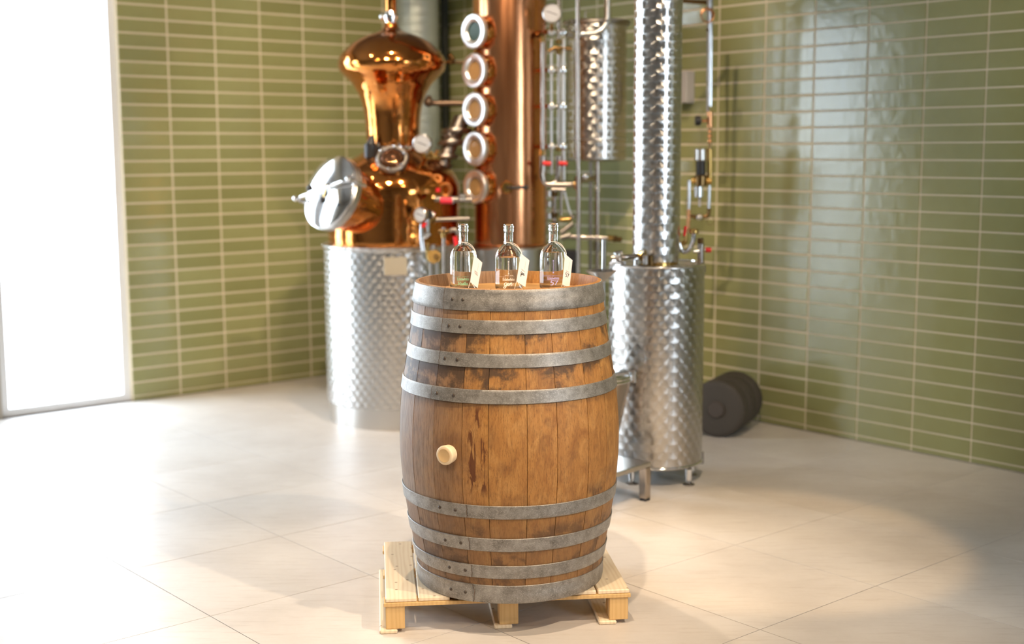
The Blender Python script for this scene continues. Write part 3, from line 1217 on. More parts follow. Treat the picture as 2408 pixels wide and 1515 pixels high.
def swing_tag(c, kind, label, q):
    """card hanging from the bottle's neck; q = four photo-measured offsets (right, up) of its corners from the bottle foot"""
    k = m2px(4.68)
    dep = (-.036, -.012, -.050, -.074)       # the foot of the card swings towards the room
    TL, TR, BR, BL = [c + Vector((a * k, d, b * k)) for (a, b), d in zip(q, dep)]
    t = thing('paper_tag', label, 'tag', (TL + TR + BR + BL) / 4, 'paper tags tied to the bottles')
    nrm = (TR - TL).cross(BL - TL).normalized()
    if nrm.y > 0:
        nrm = -nrm
    bm = BM()
    NG = 6
    gf, gb = [], []
    for i in range(NG + 1):
        for dst_, sg_ in ((gf, 1), (gb, -1)):
            dst_.append([bm.verts.new(TL.lerp(TR, j / NG).lerp(BL.lerp(BR, j / NG), i / NG) + nrm * (.0004 * sg_)) for j in range(NG + 1)])
    for i in range(NG):
        for j in range(NG):
            for g_ in (gf, gb):
                bm.faces.new([g_[i][j], g_[i][j + 1], g_[i + 1][j + 1], g_[i + 1][j]])
    for k_ in range(NG):
        bm.faces.new([gf[0][k_], gf[0][k_ + 1], gb[0][k_ + 1], gb[0][k_]])
        bm.faces.new([gf[NG][k_], gf[NG][k_ + 1], gb[NG][k_ + 1], gb[NG][k_]])
        bm.faces.new([gf[k_][0], gf[k_ + 1][0], gb[k_ + 1][0], gb[k_][0]])
        bm.faces.new([gf[k_][NG], gf[k_ + 1][NG], gb[k_ + 1][NG], gb[k_][NG]])
    card = obj('card', bm, M['paper'], t, smooth=0)

    def onto(src, u0, v0, su, sv, cx=0):
        for v in src.verts:
            u = u0 + (v.co.x - cx) * su
            w = v0 - v.co.y * sv
            top = TL.lerp(TR, u)
            bot = BL.lerp(BR, u)
            v.co = top.lerp(bot, w) + nrm * .0010
        return src
    if kind == 'gin':
        bm = onto(stroke_mesh(GIN, .13), .50, .66, .135, .085, 1.6)
    elif kind == 'vodka':
        bm = onto(stroke_mesh(VODKA, .14), .52, .60, .075, .050, 2.8)
    else:
        bm = onto(stroke_mesh(FIFTY7, .15), .50, .70, .19, .075, 1.3)
    o = obj('lettering', bm, M['ink'] if kind != 'vodka' else M['faintink'], card, smooth=0)
    bm = onto(text_mesh('Edelwhite', 1, 0, .01, 1, 1), .5, .52, .10, .07)
    bm2 = onto(stroke_mesh([[(0, -1), (0, 1)], [(-.12, .9), (.12, 1.1)], [(-.12, -.9), (.12, -1.1)]], .06, 3), .62, .28, .14, .13)
    o = obj('small_print', bm, M['faintink'], card, smooth=0)
    o = obj('ornament', bm2, M['faintink'], card, smooth=0)
    # string round the neck and over the shoulder to the card
    bm = BM()
    ring = [c + Vector((math.cos(2 * PI * i / 28) * .0178, math.sin(2 * PI * i / 28) * .0178, .1690 + .0030 * math.cos(2 * PI * i / 28 + 2.6))) for i in range(28)]
    tube(bm, ring, .0011, 6, 0, closed=True)
    st_ = obj('string_loop', bm, M['string'], t)
    bm = BM()
    ball(bm, c + Vector((-.013, -.0135, .1715)), .0026, 8)
    obj('knot', bm, M['string'], st_)
    hook = TL.lerp(TR, .12) + Vector((0, -.0015, -.004))
    for dy, sg in ((-.017, 0), (-.004, .004)):
        p0 = c + Vector((.006, dy - .003, .1665 + sg))
        p1 = c + Vector((.022, dy * 1.3 - .006, .1625 + sg))
        p2 = c + Vector((.036, dy * .9 - .008, .1500 + sg))
        p3 = c + Vector((.0475, -.018 + dy * .5, .132))
        bm = BM()
        tube(bm, [p0, p1, p2, p3, hook], .0009, 6, .012)
        obj('string', bm, M['string'], t)
    foot = BL + Vector((.001, -.001, .002))
    for ddx, zz_ in ((-.006, .006), (.018, .004)):
        bm = BM()
        tube(bm, [BL.lerp(BR, .05) + Vector((0, -.002, .004)), BL + Vector((ddx * .6, -.003, -.012)), Vector((BL.x + ddx * 1.4, BL.y - .002, c.z + zz_ * .3 + .001))], .0010, 6, .01)
        obj('string_end', bm, M['string'], t)
    return t


kk = m2px(4.68)
bot = [(1090.5, 4.685, .139, 'vodka', 'left clear glass bottle on the barrel, printed in green script', M['greenprint']),
       (1196.5, 4.665, .119, 'gin', 'middle clear glass bottle on the barrel, printed gin in white', M['whiteprint']),
       (1300.5, 4.700, .133, '57', 'right clear glass bottle on the barrel, printed 57 in lilac', M['lilacprint'])]
quads = {'vodka': ((26, 84), (45, 64), (34, 6), (17, 22)), 'gin': ((29, 88), (49, 70), (39, 9), (18, 24)), '57': ((28, 84), (46, 68), (38, 6), (20, 14))}
tl = {'vodka': 'white paper tag with faint script tied to the left bottle', 'gin': 'white paper tag reading gin in black tied to the middle bottle', '57': 'white paper tag reading 57 in black tied to the right bottle'}
for px, Y, lev, kind, lab, mt in bot:
    p = P(px, 683, Y)
    t, c = bottle(p.x, Y, lev, kind, lab, mt)
    swing_tag(c, kind, tl[kind], quads[kind])

# ------------------------------------------------------------------ ventilation duct in the corner
dc = Vector((-.665, 9.50, 0))
duct = thing('ventilation_duct', 'pale grey spiral ventilation duct rising in the corner behind the copper still', 'duct', dc)
bm = BM()
prof = []
zz_ = 0.0
while zz_ < CEIL - .01:
    prof += [(.148, zz_), (.148, zz_ + .048), (.1515, zz_ + .052), (.1515, zz_ + .058)]
    zz_ += .062
lathe(bm, prof + [(.148, CEIL - .001)], dc, Z, 48)
t = NT('galvanised duct')
t.set(col=(.36, .40, .37), metal=.35, rough=.42)
obj('duct_pipe', bm, t.m, duct, smooth=40)
dp = W(WR - .07, WL - .16, 0)  # thin dark green upright strip filling the line of the corner
bm = BM()
cyl(bm, dp, dp + Z * (CEIL - .001), .032, 16)
o = obj('corner_strip', bm, plain('dark green strip', (.012, .016, .008), .5), None, dp)
tag(o, 'thin dark drainpipe standing in the tiled corner right of the grey duct', 'pipe')

# ------------------------------------------------------------------ copper pot still
SC = Vector((-.718, 8.0, 0))
pot = thing('pot_still', 'onion-shaped amber copper pot still on a round patterned steel drum, left of the column', 'still', SC)
k8 = m2px(8.0)


def zp(py, Y=8.0, px=1204):
    return P(px, py, Y).z


zrim = P(925, 570, 8.0).z
M['swirl_pot'] = circle_steel('engine turned steel, pot drum', .43, .050, .034, .038, (.63, .61, .585), .25, .96)
RD = .432
bm = BM()
lathe(bm, [(0, .125), (RD - .002, .125), (RD, .128), (RD, zrim - .03), (RD + .010, zrim - .018), (RD + .012, zrim - .004), (RD + .006, zrim), (RD - .03, zrim + .002), (.3, zrim + .004)], SC, Z, 96)
drum = obj('steel_jacket', bm, M['swirl_pot'], pot, smooth=30)
bm = BM()
lathe(bm, [(0, 0), (RD - .018, 0), (RD - .018, .127), (0, .127)], SC, Z, 96)
obj('base_band', bm, M['steel'], pot, smooth=30)
# maker's plate on the drum
bm = BM()
ap = math.asin((941 - 925) * k8 / RD)
pn = Vector((math.sin(ap), -math.cos(ap), 0))
pc = SC + pn * (RD + .002)
pc.z = zp(625, 8.0 - RD)
box(bm, pc, .068, .052, .0015, Vector((math.cos(ap), math.sin(ap), 0)), Z, pn, bev=.0008)
obj('name_plate', bm, plain('brushed plate', (.75, .66, .50), .35, .8), pot, smooth=0)
# copper body, shoulder up to the neck flange
b = [(150, 572), (156, 566), (156, 520), (157, 470), (158, 445), (154, 425), (143, 405), (122, 387), (98, 372), (76, 360), (63, 350)]
zfl = zp(347)
prof = smooth_prof([(r * k8, zp(y)) for r, y in b], 4)
bm = BM()
lathe(bm, prof, SC, Z, 96)
obj('copper_body', bm, M['copper'], pot, smooth=60)
bm = BM()
torus(bm, SC + Z * (zrim + .012), Z, 152 * k8, .008, 64, 8)
obj('seam_ring', bm, M['steel'], pot)
bm = BM()
lathe(bm, [(52 * k8, zfl - .012), (66 * k8, zfl - .012), (67 * k8, zfl - .006), (67 * k8, zfl + .010), (64 * k8, zfl + .014), (52 * k8, zfl + .014)], SC, Z, 64, closed=True)
fl = obj('neck_flange', bm, M['chrome'], pot)
for i in range(8):
    a = 2 * PI * (i + .4) / 8
    bm = BM()
    p = SC + Vector((math.cos(a) * 61 * k8, math.sin(a) * 61 * k8, zfl + .012))
    cyl(bm, p, p + Z * .018, .009, 6)
    obj('bolt', bm, M['chrome'], fl)
# helmet
h = [(60, 345), (62, 330), (64, 290), (67, 262), (72, 240), (78, 223), (85, 210), (93, 197), (104, 185), (114, 175), (122, 165), (125.5, 152), (123.5, 140), (119, 129), (108, 116), (93, 102), (78, 92), (61, 84), (42, 77), (27, 71), (18, 64), (14.5, 52)]
bm = BM()
lathe(bm, smooth_prof([(r * k8, zp(y)) for r, y in h], 4), SC, Z, 96)
hel = obj('helmet', bm, M['copper'], pot, smooth=60)
SCt = SC + Vector((-.012, 0, 0))
bm = BM()
lathe(bm, [(9 * k8, zp(52)), (14.5 * k8, zp(52)), (15 * k8, zp(47)), (18 * k8, zp(45)), (18.5 * k8, zp(36)), (15 * k8, zp(33)), (14 * k8, zp(25)), (9 * k8, zp(25))], SC, Z, 32, closed=True)
ball(bm, SC + Vector((-19 * k8, -.01, zp(38))), .022, 12)
cyl(bm, SC + Vector((-19 * k8, -.01, zp(45))), SC + Vector((-19 * k8, -.01, zp(30))), .012, 12)
obj('pipe_clamp', bm, M['chrome'], pot)
bm = BM()
tube(bm, [SC + Z * zp(27), SC + Z * 3.1, SC + Vector((.5, -.02, 3.3)), Vector((-.02, 8.0, 3.38))], 12.5 * k8, 20, .15)
obj('vapour_pipe', bm, M['copper'], pot)
# manway: slanted copper port with a polished convex lid, cross bar and two black knobs
mn = Vector((-.62, -.66, .32)).normalized()
ms = mn.cross(Z).normalized()
mu = ms.cross(mn).normalized()
lc = P(777, 453, 7.52)
RM = .220
bm = BM()
lathe(bm, [(.150, -.36), (.168, -.25), (.180, -.15), (.188, -.08), (.190, -.04), (.150, -.04)], lc, mn, 64)
mp_ = obj('manway_port', bm, M['copper'], pot, smooth=50)
bm = BM()
lathe(bm, [(.15, -.045), (RM - .006, -.045), (RM, -.040), (RM, -.004), (RM - .006, 0), (.15, 0)], lc, mn, 72, closed=True)
obj('manway_ring', bm, M['steel'], mp_, smooth=30)
bm = BM()
lathe(bm, smooth_prof([(RM - .004, .002), (RM - .002, .012), (.200, .022), (.150, .036), (.09, .045), (.04, .049), (0, .050)], 3), lc, mn, 72)
lid = obj('manway_lid', bm, M['chrome'], pot, smooth=60)
bar = P(783, 447, 7.40)
bm = BM()
bc_ = lc + mn * .066
bx_ = (P(850, 448, 7.45) - P(715, 446, 7.45)).normalized()
bx_ = (bx_ - mn * bx_.dot(mn)).normalized()
by_ = mn.cross(bx_).normalized()
tube(bm, [bc_ - bx_ * .245 - mn * .05, bc_ - bx_ * .20, bc_ + bx_ * .20, bc_ + bx_ * .245 - mn * .05], .009, 12, .04)
obj('cross_bar', bm, M['chrome'], lid)
for sgn, ln in ((-1, .225), (1, .225)):
    bm = BM()
    e_ = lc + bx_ * (sgn * ln)
    cyl(bm, e_ - mn * .06, e_ + mn * .065, .011, 14)
    ball(bm, e_ + mn * .068, .018, 14)
    obj('swing_bolt', bm, M['chrome'], lid)
for u_, v_ in ((-.045, -.005), (.075, .105)):
    bm = BM()
    p0 = bc_ + bx_ * u_ + by_ * 0
    p1 = p0 + mn * .035 + by_ * v_ * (.25 if u_ < 0 else 1) * (-1)
    tube(bm, [p0, p0 + mn * .03, p1 + mn * .01], .006, 8, .01)
    ar = obj('knob_arm', bm, M['brass'], lid)
    bm = BM()
    ball(bm, p1 + mn * .016, .0185, 14)
    obj('knob', bm, M['black'], ar, label='black ball knob')
for i in range(10):
    a = 2 * PI * i / 10
    if math.cos(a) > .2:
        continue
# sight glass on the shoulder (facing the room)
sg = P(922, 374, 7.66)
sn = Vector((-.02, -.80, .60)).normalized()
bm = BM()
torus(bm, sg, sn, .082, .014, 40, 10)
lathe(bm, [(.062, -.07), (.084, -.07), (.088, -.01), (.062, -.01)], sg, sn, 40, closed=True)
sgr = obj('sight_glass_ring', bm, M['darksteel'], pot)
bm = BM()
lathe(bm, smooth_prof([(.070, -.005), (.060, .012), (.036, .024), (0, .029)], 3), sg, sn, 32)
obj('sight_glass', bm, M['dome'], sgr, smooth=60)
for i in range(6):
    bm = BM()
    a = 2 * PI * (i + .5) / 6
    q1 = sn.orthogonal().normalized()
    q2 = sn.cross(q1)
    p = sg + (q1 * math.cos(a) + q2 * math.sin(a)) * .082
    ball(bm, p + sn * .016, .011, 10)
    obj('bolt', bm, M['chrome'], sgr)
# small black cap on the left shoulder
mo = P(872, 352, 7.82)
bm = BM()
cyl(bm, mo - Z * .05, mo + Z * .035, .040, 20)
cyl(bm, mo + Z * .03, mo + Vector((.01, 0, .085)), .030, 20, .012)
cyl(bm, mo - Z * .12, mo - Z * .045, .024, 20)
obj('agitator_cap', bm, M['black'], pot, label='black conical cap')


def gauge(name, c, nrm, R, parent, stem=None, deep=.03, label=None, cat=None):
    nrm = Vector(nrm).normalized()
    bm = BM()
    lathe(bm, [(0, -deep), (R * .9, -deep), (R, -deep + .004), (R, .004), (R * .93, .007), (R * .88, .002)], c, nrm, 40)
    if parent is None:
        r_ = thing(name, label, cat, c)
        case = obj('case', bm, M['steel'], r_)
        par = case
    else:
        r_ = case = obj(name, bm, M['steel'], parent)
        par = case
    bm = BM()
    lathe(bm, [(0, .001), (R * .89, .001), (R * .89, .0025), (0, .0025)], c, nrm, 40)
    if not (parent is not None and parent.parent is not None):
        obj('dial', bm, M['dial'], par)
        bm = BM()
        s_ = nrm.cross(Z).normalized()
        u_ = s_.cross(nrm).normalized()
        dv = (s_ * .6 + u_ * .2).normalized()
        box(bm, c + nrm * .0035, R * .6, .0016, .0006, dv, dv.cross(nrm), nrm)
        obj('needle', bm, M['ink'], par, smooth=0)
    else:
        bm.free()
    if stem is not None:
        bm = BM()
        tube(bm, stem, .009, 10, .02)
        obj('stem', bm, M['brass'], par)
    return r_


g1 = P(992, 338, 7.72)
gauge('thermometer_dial', g1, (-.25, -.96, .05), 22 * m2px(7.72), pot, [g1 + Vector((.005, .02, -.02)), P(996, 368, 7.74), P(1000, 392, 7.86)])
bm = BM()
p0, p1, p2 = P(1002, 372, 7.74), P(1014, 358, 7.74), P(1028, 372, 7.78)
tube(bm, [p0, p1, P(1020, 372, 7.74), P(1030, 355, 7.78)], .011, 10, .01)
cyl(bm, P(1000, 370, 7.74), P(1034, 372, 7.78), .014, 12)
obj('vent_valve', bm, M['brass'], pot)
# slanted clamp neck on the right shoulder, towards the column
bm = BM()
ax0, ax1 = P(1040, 390, 8.02), P(1093, 262, 8.05)
d_ = (ax1 - ax0)
L_ = d_.length
d_.normalize()
prof = [(0, 0), (.060, 0), (.066, .02), (.066, .035), (.045, .04), (.045, .07), (.075, .075), (.080, .085), (.075, .10), (.050, .105), (.048, .16), (.085, .165), (.09, .18), (.085, .195), (.052, .20), (.052, .235), (.095, .24), (.10, .255), (.095, .27), (.058, .275), (.056, L_), (0, L_)]
lathe(bm, prof, ax0 - d_ * .03, d_, 40)
tube(bm, [P(1044, 322, 7.9), P(1058, 316, 7.87), P(1072, 322, 7.9)], .010, 8, .01)
obj('clamped_neck', bm, M['darksteel'], pot)
# pipes from the still towards the column
for nm, pts, r, mat in (('upper_pipe', [P(1048, 146, 7.98), P(1092, 148, 7.95)], .009, 'bronze'),
                        ('steam_pipe', [P(1000, 241, 7.95), P(1030, 243, 7.95), P(1104, 243, 7.93)], .017, 'oldpipe')):
    bm = BM()
    tube(bm, pts, r, 12, .01)
    if nm == 'upper_pipe':
        cyl(bm, P(1060, 152, 7.96), P(1060, 140, 7.96), .016, 10)
        tube(bm, [P(1062, 142, 7.96), P(1058, 128, 7.96), P(1068, 142, 7.95)], .012, 8, .004)
    else:
        ball(bm, P(1008, 240, 7.95), .030, 12)
        cyl(bm, P(1008, 240, 7.95), P(1008, 228, 7.93), .018, 12)
    obj(nm, bm, M[mat], pot)

# ------------------------------------------------------------------ fittings in front of the still's right side
YF = 7.45
tr_ = thing('valve_manifold', 'steel and brass pipe manifold with dial and red handles beside the pot still drum', 'pipework', P(1000, 640, YF) * 1.0)
tr_.location.z = 0


def pipe(name, pts, r, mat, parent, bend=.03, seg=12, label=None, caps=None):
    bm = BM()
    tube(bm, pts, r, seg, bend)
    return obj(name, bm, M[mat], parent, label=label)


def fit(name, p0, p1, r, mat, parent, seg=14, label=None):
    bm = BM()
    cyl(bm, p0, p1, r, seg)
    return obj(name, bm, M[mat], parent, label=label)


def Q(px, py, Y=None):
    return P(px, py, YF if Y is None else Y)


g2 = Q(988, 505, 7.40)
gauge('pressure_dial', g2, (-.55, -.83, .05), 17.5 * m2px(7.4), tr_, None, .028)
fit('dial_back', g2 + Vector((.02, .02, 0)), g2 + Vector((.055, .045, 0)), .026, 'black', tr_, label='black back of the dial')
pipe('manifold_pipe', [Q(1000, 512), Q(1014, 506), Q(1018, 505)], .014, 'chrome', tr_)
pipe('manifold_pipe', [Q(992, 526), Q(992, 560), Q(996, 590)], .013, 'chrome', tr_)
pipe('manifold_pipe', [Q(1006, 508), Q(1007, 552), Q(999, 560), Q(992, 554)], .012, 'chrome', tr_, .02)
fit('union_nut', Q(1000, 556), Q(1010, 546), .017, 'chrome', tr_, 8)
fit('union_nut', Q(1011, 500), Q(1021, 508), .018, 'chrome', tr_, 8)
fit('valve_handle', Q(995, 535, 7.41), Q(1000, 524, 7.41), .013, 'red', tr_, label='small red handle')
pipe('cross_pipe', [Q(1016, 517, 7.6), Q(1105, 514, 7.6)], .014, 'darksteel', tr_)
fit('union_nut', Q(1014, 524, 7.6), Q(1022, 510, 7.6), .022, 'brass', tr_, 8)
pipe('outlet_pipe', [Q(1022, 468, 7.55), Q(1110, 470, 7.55)], .018, 'darksteel', tr_)
fit('union_nut', Q(1016, 466, 7.55), Q(1024, 466, 7.55), .022, 'bronze', tr_, 8)
fit('pipe_label', Q(1035, 470.5, 7.55), Q(1064, 471, 7.55), .0215, 'redlabel', tr_, 20, label='red band on the pipe')
fit('pipe_label_edge', Q(1064.5, 471, 7.55), Q(1067, 471, 7.55), .0217, 'dial', tr_, 20, label='white edge of the red band')
fit('clamp', Q(1080, 464, 7.52), Q(1096, 463, 7.52), .024, 'chrome', tr_, 14)
fit('valve_handle', Q(1030, 452, 7.53), Q(1030, 442, 7.53), .014, 'red', tr_, label='small red cap')
pipe('standpipe', [Q(1044, 535, 7.5), Vector((Q(1044, 640, 7.5).x, 7.5, .0))], .012, 'pipe', tr_, 0)
fit('tee', Q(1031, 544, 7.5), Q(1058, 544, 7.5), .016, 'bronze', tr_)
fit('tee_leg', Q(1043, 540, 7.5), Q(1043, 560, 7.5), .016, 'brass', tr_)
pipe('branch_pipe', [Q(1056, 544, 7.5), Q(1070, 538, 7.5), Q(1078, 552, 7.5)], .013, 'darksteel', tr_, .02)
pipe('valve_handle', [Q(1070, 556, 7.45), Q(1074, 580, 7.45)], .014, 'red', tr_, 0, label='long red lever')
fit('valve_disc', Q(1021, 604, 7.46), Q(1021, 604, 7.46) + Vector((0, -.02, .004)), .040, 'brass', tr_, 28, label='round brass valve body')
fit('valve_hub', Q(1026, 604, 7.43), Q(1026, 604, 7.43) + Vector((0, -.02, .004)), .016, 'bronze', tr_, 20)
pipe('valve_pipe', [Q(1006, 570, 7.46), Q(1006, 600, 7.46), Q(1012, 615, 7.46)], .011, 'brass', tr_, .02)
pipe('valve_pipe', [Q(1018, 575, 7.46), Q(1018, 598, 7.46)], .013, 'steel', tr_, 0)
pipe('valve_pipe', [Q(1014, 618, 7.46), Vector((Q(1014, 640, 7.46).x, 7.46, 0))], .012, 'darksteel', tr_, 0)
pipe('valve_pipe', [Q(1027, 618, 7.46), Vector((Q(1028, 640, 7.46).x, 7.46, 0))], .010, 'steel', tr_, 0)

# ------------------------------------------------------------------ copper column on its own steel drum
CC = Vector((-.006, 8.0, 0))
colm = thing('copper_column', 'tall rosy copper rectifying column with five round chrome-rimmed portholes', 'column', CC)
zc0 = zp(577)
rc = 85.5 * k8
bm = BM()
lathe(bm, [(rc - .01, zc0), (rc, zc0 + .002), (rc, CEIL - .3), (rc - .02, CEIL - .28), (.08, CEIL - .2), (0, CEIL - .2)], CC, Z, 96)
cb = obj('column_shell', bm, M['copper2'], colm, smooth=40)
bm = BM()
torus(bm, CC + Z * (zc0 + .01), Z, rc + .001, .008, 72, 8)
obj('foot_ring', bm, M['copper2'], colm)
bm = BM()
rb_ = 97 * k8
lathe(bm, [(0, 0), (rb_, 0), (rb_, zc0 - .012), (rb_ - .008, zc0 - .001), (rb_ - .02, zc0), (0, zc0)], CC, Z, 72)
obj('column_drum', bm, M['steel'], colm, smooth=30)
pn = Vector((-.72, -.69, .0)).normalized()
for i, (px, py) in enumerate(((1117, 74), (1119, 166), (1121, 258), (1121, 350), (1118, 440))):
    zc = P(px, py, 7.80).z
    base = CC + pn * (rc - .03) + Z * zc
    bm = BM()
    lathe(bm, [(.050, 0), (.088, 0), (.088, .060), (.080, .078), (.050, .078)], base, pn, 48, closed=True)
    neck = obj('porthole', bm, M['copper2'] if 0 else M['copper'], colm, smooth=35)
    fc = base + pn * .080
    bm = BM()
    lathe(bm, [(.057, 0), (.098, 0), (.100, .004), (.100, .024), (.096, .030), (.078, .032), (.062, .026), (.057, .020)], fc, pn, 56, closed=True)
    obj('rim', bm, plain('pale steel rim', (.80, .80, .80), .30, .9) if i == 0 else bpy.data.materials['pale steel rim'], neck, smooth=35)
    bm = BM()
    lathe(bm, [(0, .004), (.058, .004), (.058, .012), (0, .012)], fc, pn, 40)
    obj('porthole_glass', bm, (plain('amber sight glass', (.30, .17, .07), .10) if i == 1 else bpy.data.materials['amber sight glass']) if i else plain('dark green sight glass', (.02, .04, .03), .25, spec=.2), neck, smooth=35)  # top porthole glass dark green, the others an even amber
    q1 = pn.cross(Z).normalized()
    q2 = Z
    for k in range(6):
        a = 2 * PI * k / 6 + .3
        p = fc + (q1 * math.cos(a) + q2 * math.sin(a)) * .088 - pn * .008
        bm = BM()
        ball(bm, p - pn * .020, .010, 10)
        obj('bolt', bm, M['brass'], neck)
# drain cock with a black lever
vc = P(1192, 441, 8.0 - rc)
bm = BM()
lathe(bm, [(0, -.03), (.034, -.03), (.038, .0), (.030, .012), (0, .014)], vc, Vector((-.05, -1, 0)), 32)
vv = obj('sampling_valve', bm, M['brass'], colm)
bm = BM()
tube(bm, [vc + Vector((0, -.01, 0)), vc + Vector((.03, -.05, 0)), vc + Vector((.11, -.055, .002))], .010, 10, .02)
ball(bm, vc + Vector((.112, -.055, .002)), .016, 12)
obj('lever', bm, M['black'], vv, label='black lever')

# ------------------------------------------------------------------ gauge and pipe rack between column and vessel
YR = 7.80
rack = thing('pipe_rack', 'rack of upright satin steel pipes with brass joints between copper column and hanging vessel', 'pipework', Vector((P(1310, 600, YR).x, YR, 0)))
R_ = lambda px, py, Y=YR: P(px, py, Y)
pr = 5.2 * m2px(YR)
pipe('upright_pipe', [R_(1276, 92), R_(1276, 362)], pr, 'pipe', rack, 0)
pipe('upright_pipe', [R_(1314, -30), R_(1314, 100)], pr * .8, 'pipe', rack, 0)
pipe('upright_pipe', [R_(1314, 122), R_(1314, 348)], pr * .85, 'pipe', rack, 0)
pipe('upright_pipe', [R_(1326, 92), R_(1326, 425)], pr * .9, 'steel', rack, 0)
pipe('upright_pipe', [R_(1297, 92), R_(1297, 410)], pr * .7, 'steel', rack, 0)
pipe('upright_pipe', [R_(1359, -30, 7.6), Vector((R_(1359, 600, 7.6).x + .01, 7.6, 0))], pr * .95, 'pipe', rack, 0)
for y0 in (75, 165, 250, 345):
    for x0 in (1298, 1326):
        bm = BM()
        c_ = R_(x0, y0)
        u_ = m2px(YR)
        lathe(bm, [(0, -9 * u_), (5 * u_, -9 * u_), (6 * u_, -6 * u_), (9.5 * u_, -5 * u_), (10 * u_, -1 * u_), (9.5 * u_, 3 * u_), (6 * u_, 4 * u_), (5 * u_, 8 * u_), (0, 8 * u_)], c_, Z, 24)
        obj('pipe_clamp', bm, M['chrome'] if x0 == 1326 else M['steel'], rack)
    fit('column_branch', R_(1281, y0, 7.9), R_(1296, y0), 4.5 * m2px(YR), 'copper', rack)
    fit('link', R_(1298, y0), R_(1326, y0), 3.4 * m2px(YR), 'steel', rack)
for x0, y0, y1 in ((1276, 84, 100), (1314, 92, 104), (1314, 116, 128), (1276, 352, 366), (1314, 346, 356)):
    fit('brass_joint', R_(x0, y0), R_(x0, y1), 6.6 * m2px(YR), 'brass', rack, 8)
pipe('brass_branch', [R_(1263, 82, 7.83), R_(1274, 84)], 7 * m2px(YR), 'bronze', rack, 0)
pipe('brass_branch', [R_(1290, 122), R_(1303, 112), R_(1345, 115)], 5 * m2px(YR), 'bronze', rack)
for x0 in (1276, 1314):
    fit('valve_body', R_(x0, 366), R_(x0, 405), 8.5 * m2px(YR), 'pipe', rack)
    fit('valve_handle', R_(x0 + 0, 384, 7.76), R_(x0 + 20, 385, 7.76), 5.3 * m2px(YR), 'red', rack, label='red valve handle')
pipe('u_pipe', [R_(1274, 402), R_(1278, 434), R_(1362, 434)], 7.5 * m2px(YR), 'pipe', rack, .12)
pipe('u_pipe', [R_(1312, 402), R_(1312, 425), R_(1296, 434)], 7 * m2px(YR), 'pipe', rack, .06)
fit('union_nut', R_(1348, 434), R_(1358, 434), 10 * m2px(YR), 'brass', rack, 8)
fit('tee', R_(1359, 415, 7.62), R_(1359, 447, 7.62), 8 * m2px(7.62), 'bronze', rack, 8)
pipe('cross_pipe', [R_(1362, 424, 7.7), R_(1395, 420, 7.9)], 7 * m2px(YR), 'darksteel', rack)
bm = BM()
ball(bm, R_(1378, 415, 7.72), 9 * m2px(YR), 16)
obj('valve_dome', bm, M['chrome'], rack)
pipe('lower_pipe', [R_(1296, 446), R_(1330, 446)], 5 * m2px(YR), 'pipe', rack)
pipe('lower_pipe', [R_(1304, 446), R_(1304, 560)], 5.5 * m2px(YR), 'pipe', rack, 0)
pipe('lower_pipe', [R_(1320, 446), R_(1319, 505)], 4 * m2px(YR), 'pipe', rack, 0)
pipe('lower_pipe', [R_(1326, 446), R_(1340, 500), R_(1346, 512)], 3 * m2px(YR), 'steel', rack)
for y0, y1 in ((450, 462), (500, 512), (522, 532)):
    fit('brass_joint', R_(1304, y0), R_(1304, y1), 8 * m2px(YR), 'bronze', rack, 8)
pipe('brass_valve', [R_(1315, 512), R_(1320, 517), R_(1344, 515)], 6 * m2px(YR), 'brass', rack)
bm = BM()
ball(bm, R_(1347, 510, 7.78), 6 * m2px(YR), 12)
cyl(bm, R_(1318, 548), R_(1348, 525), 6 * m2px(YR), 12)
cyl(bm, R_(1318, 560), R_(1342, 552), 7 * m2px(YR), 12)
obj('valve_group', bm, M['darksteel'], rack)
for y0 in (455, 480, 508):
    fit('knurled_cap', R_(1291, y0 - 7), R_(1291, y0 + 7), 7 * m2px(YR), 'steel', rack, 12)
pipe('feed_pipe', [R_(1322, 556), R_(1438, 561)], 5.5 * m2px(YR), 'pipe', rack, 0)
fit('union_nut', R_(1428, 560), R_(1442, 561), 7 * m2px(YR), 'brass', rack, 8)
fit('union_nut', R_(1442, 561), R_(1450, 562), 8 * m2px(YR), 'bronze', rack, 14)
fit('union_nut', R_(1450, 563), R_(1462, 564), 6 * m2px(YR), 'bronze', rack, 8)
bm = BM()
box(bm, Vector((R_(1342, 612).x, YR + .05, zp(615, YR) - .02)), .035, .05, .085, bev=.006)
cyl(bm, Vector((R_(1342, 612).x, YR + .05, 0)), Vector((R_(1342, 612).x, YR + .05, zp(645, YR))), .03)
obj('pump_box', bm, M['black'], rack, label='black box low on the rack')
gg = P(1298, 31, 7.70)
gauge('pressure_gauge', gg, (-.1, -1, .0), 22 * m2px(7.7), rack, [gg + Vector((0, .01, -.03)), P(1298, 62, 7.74), P(1298, 76, 7.80)], .035, 'large round white-faced pressure gauge on top of the pipe rack', 'gauge')

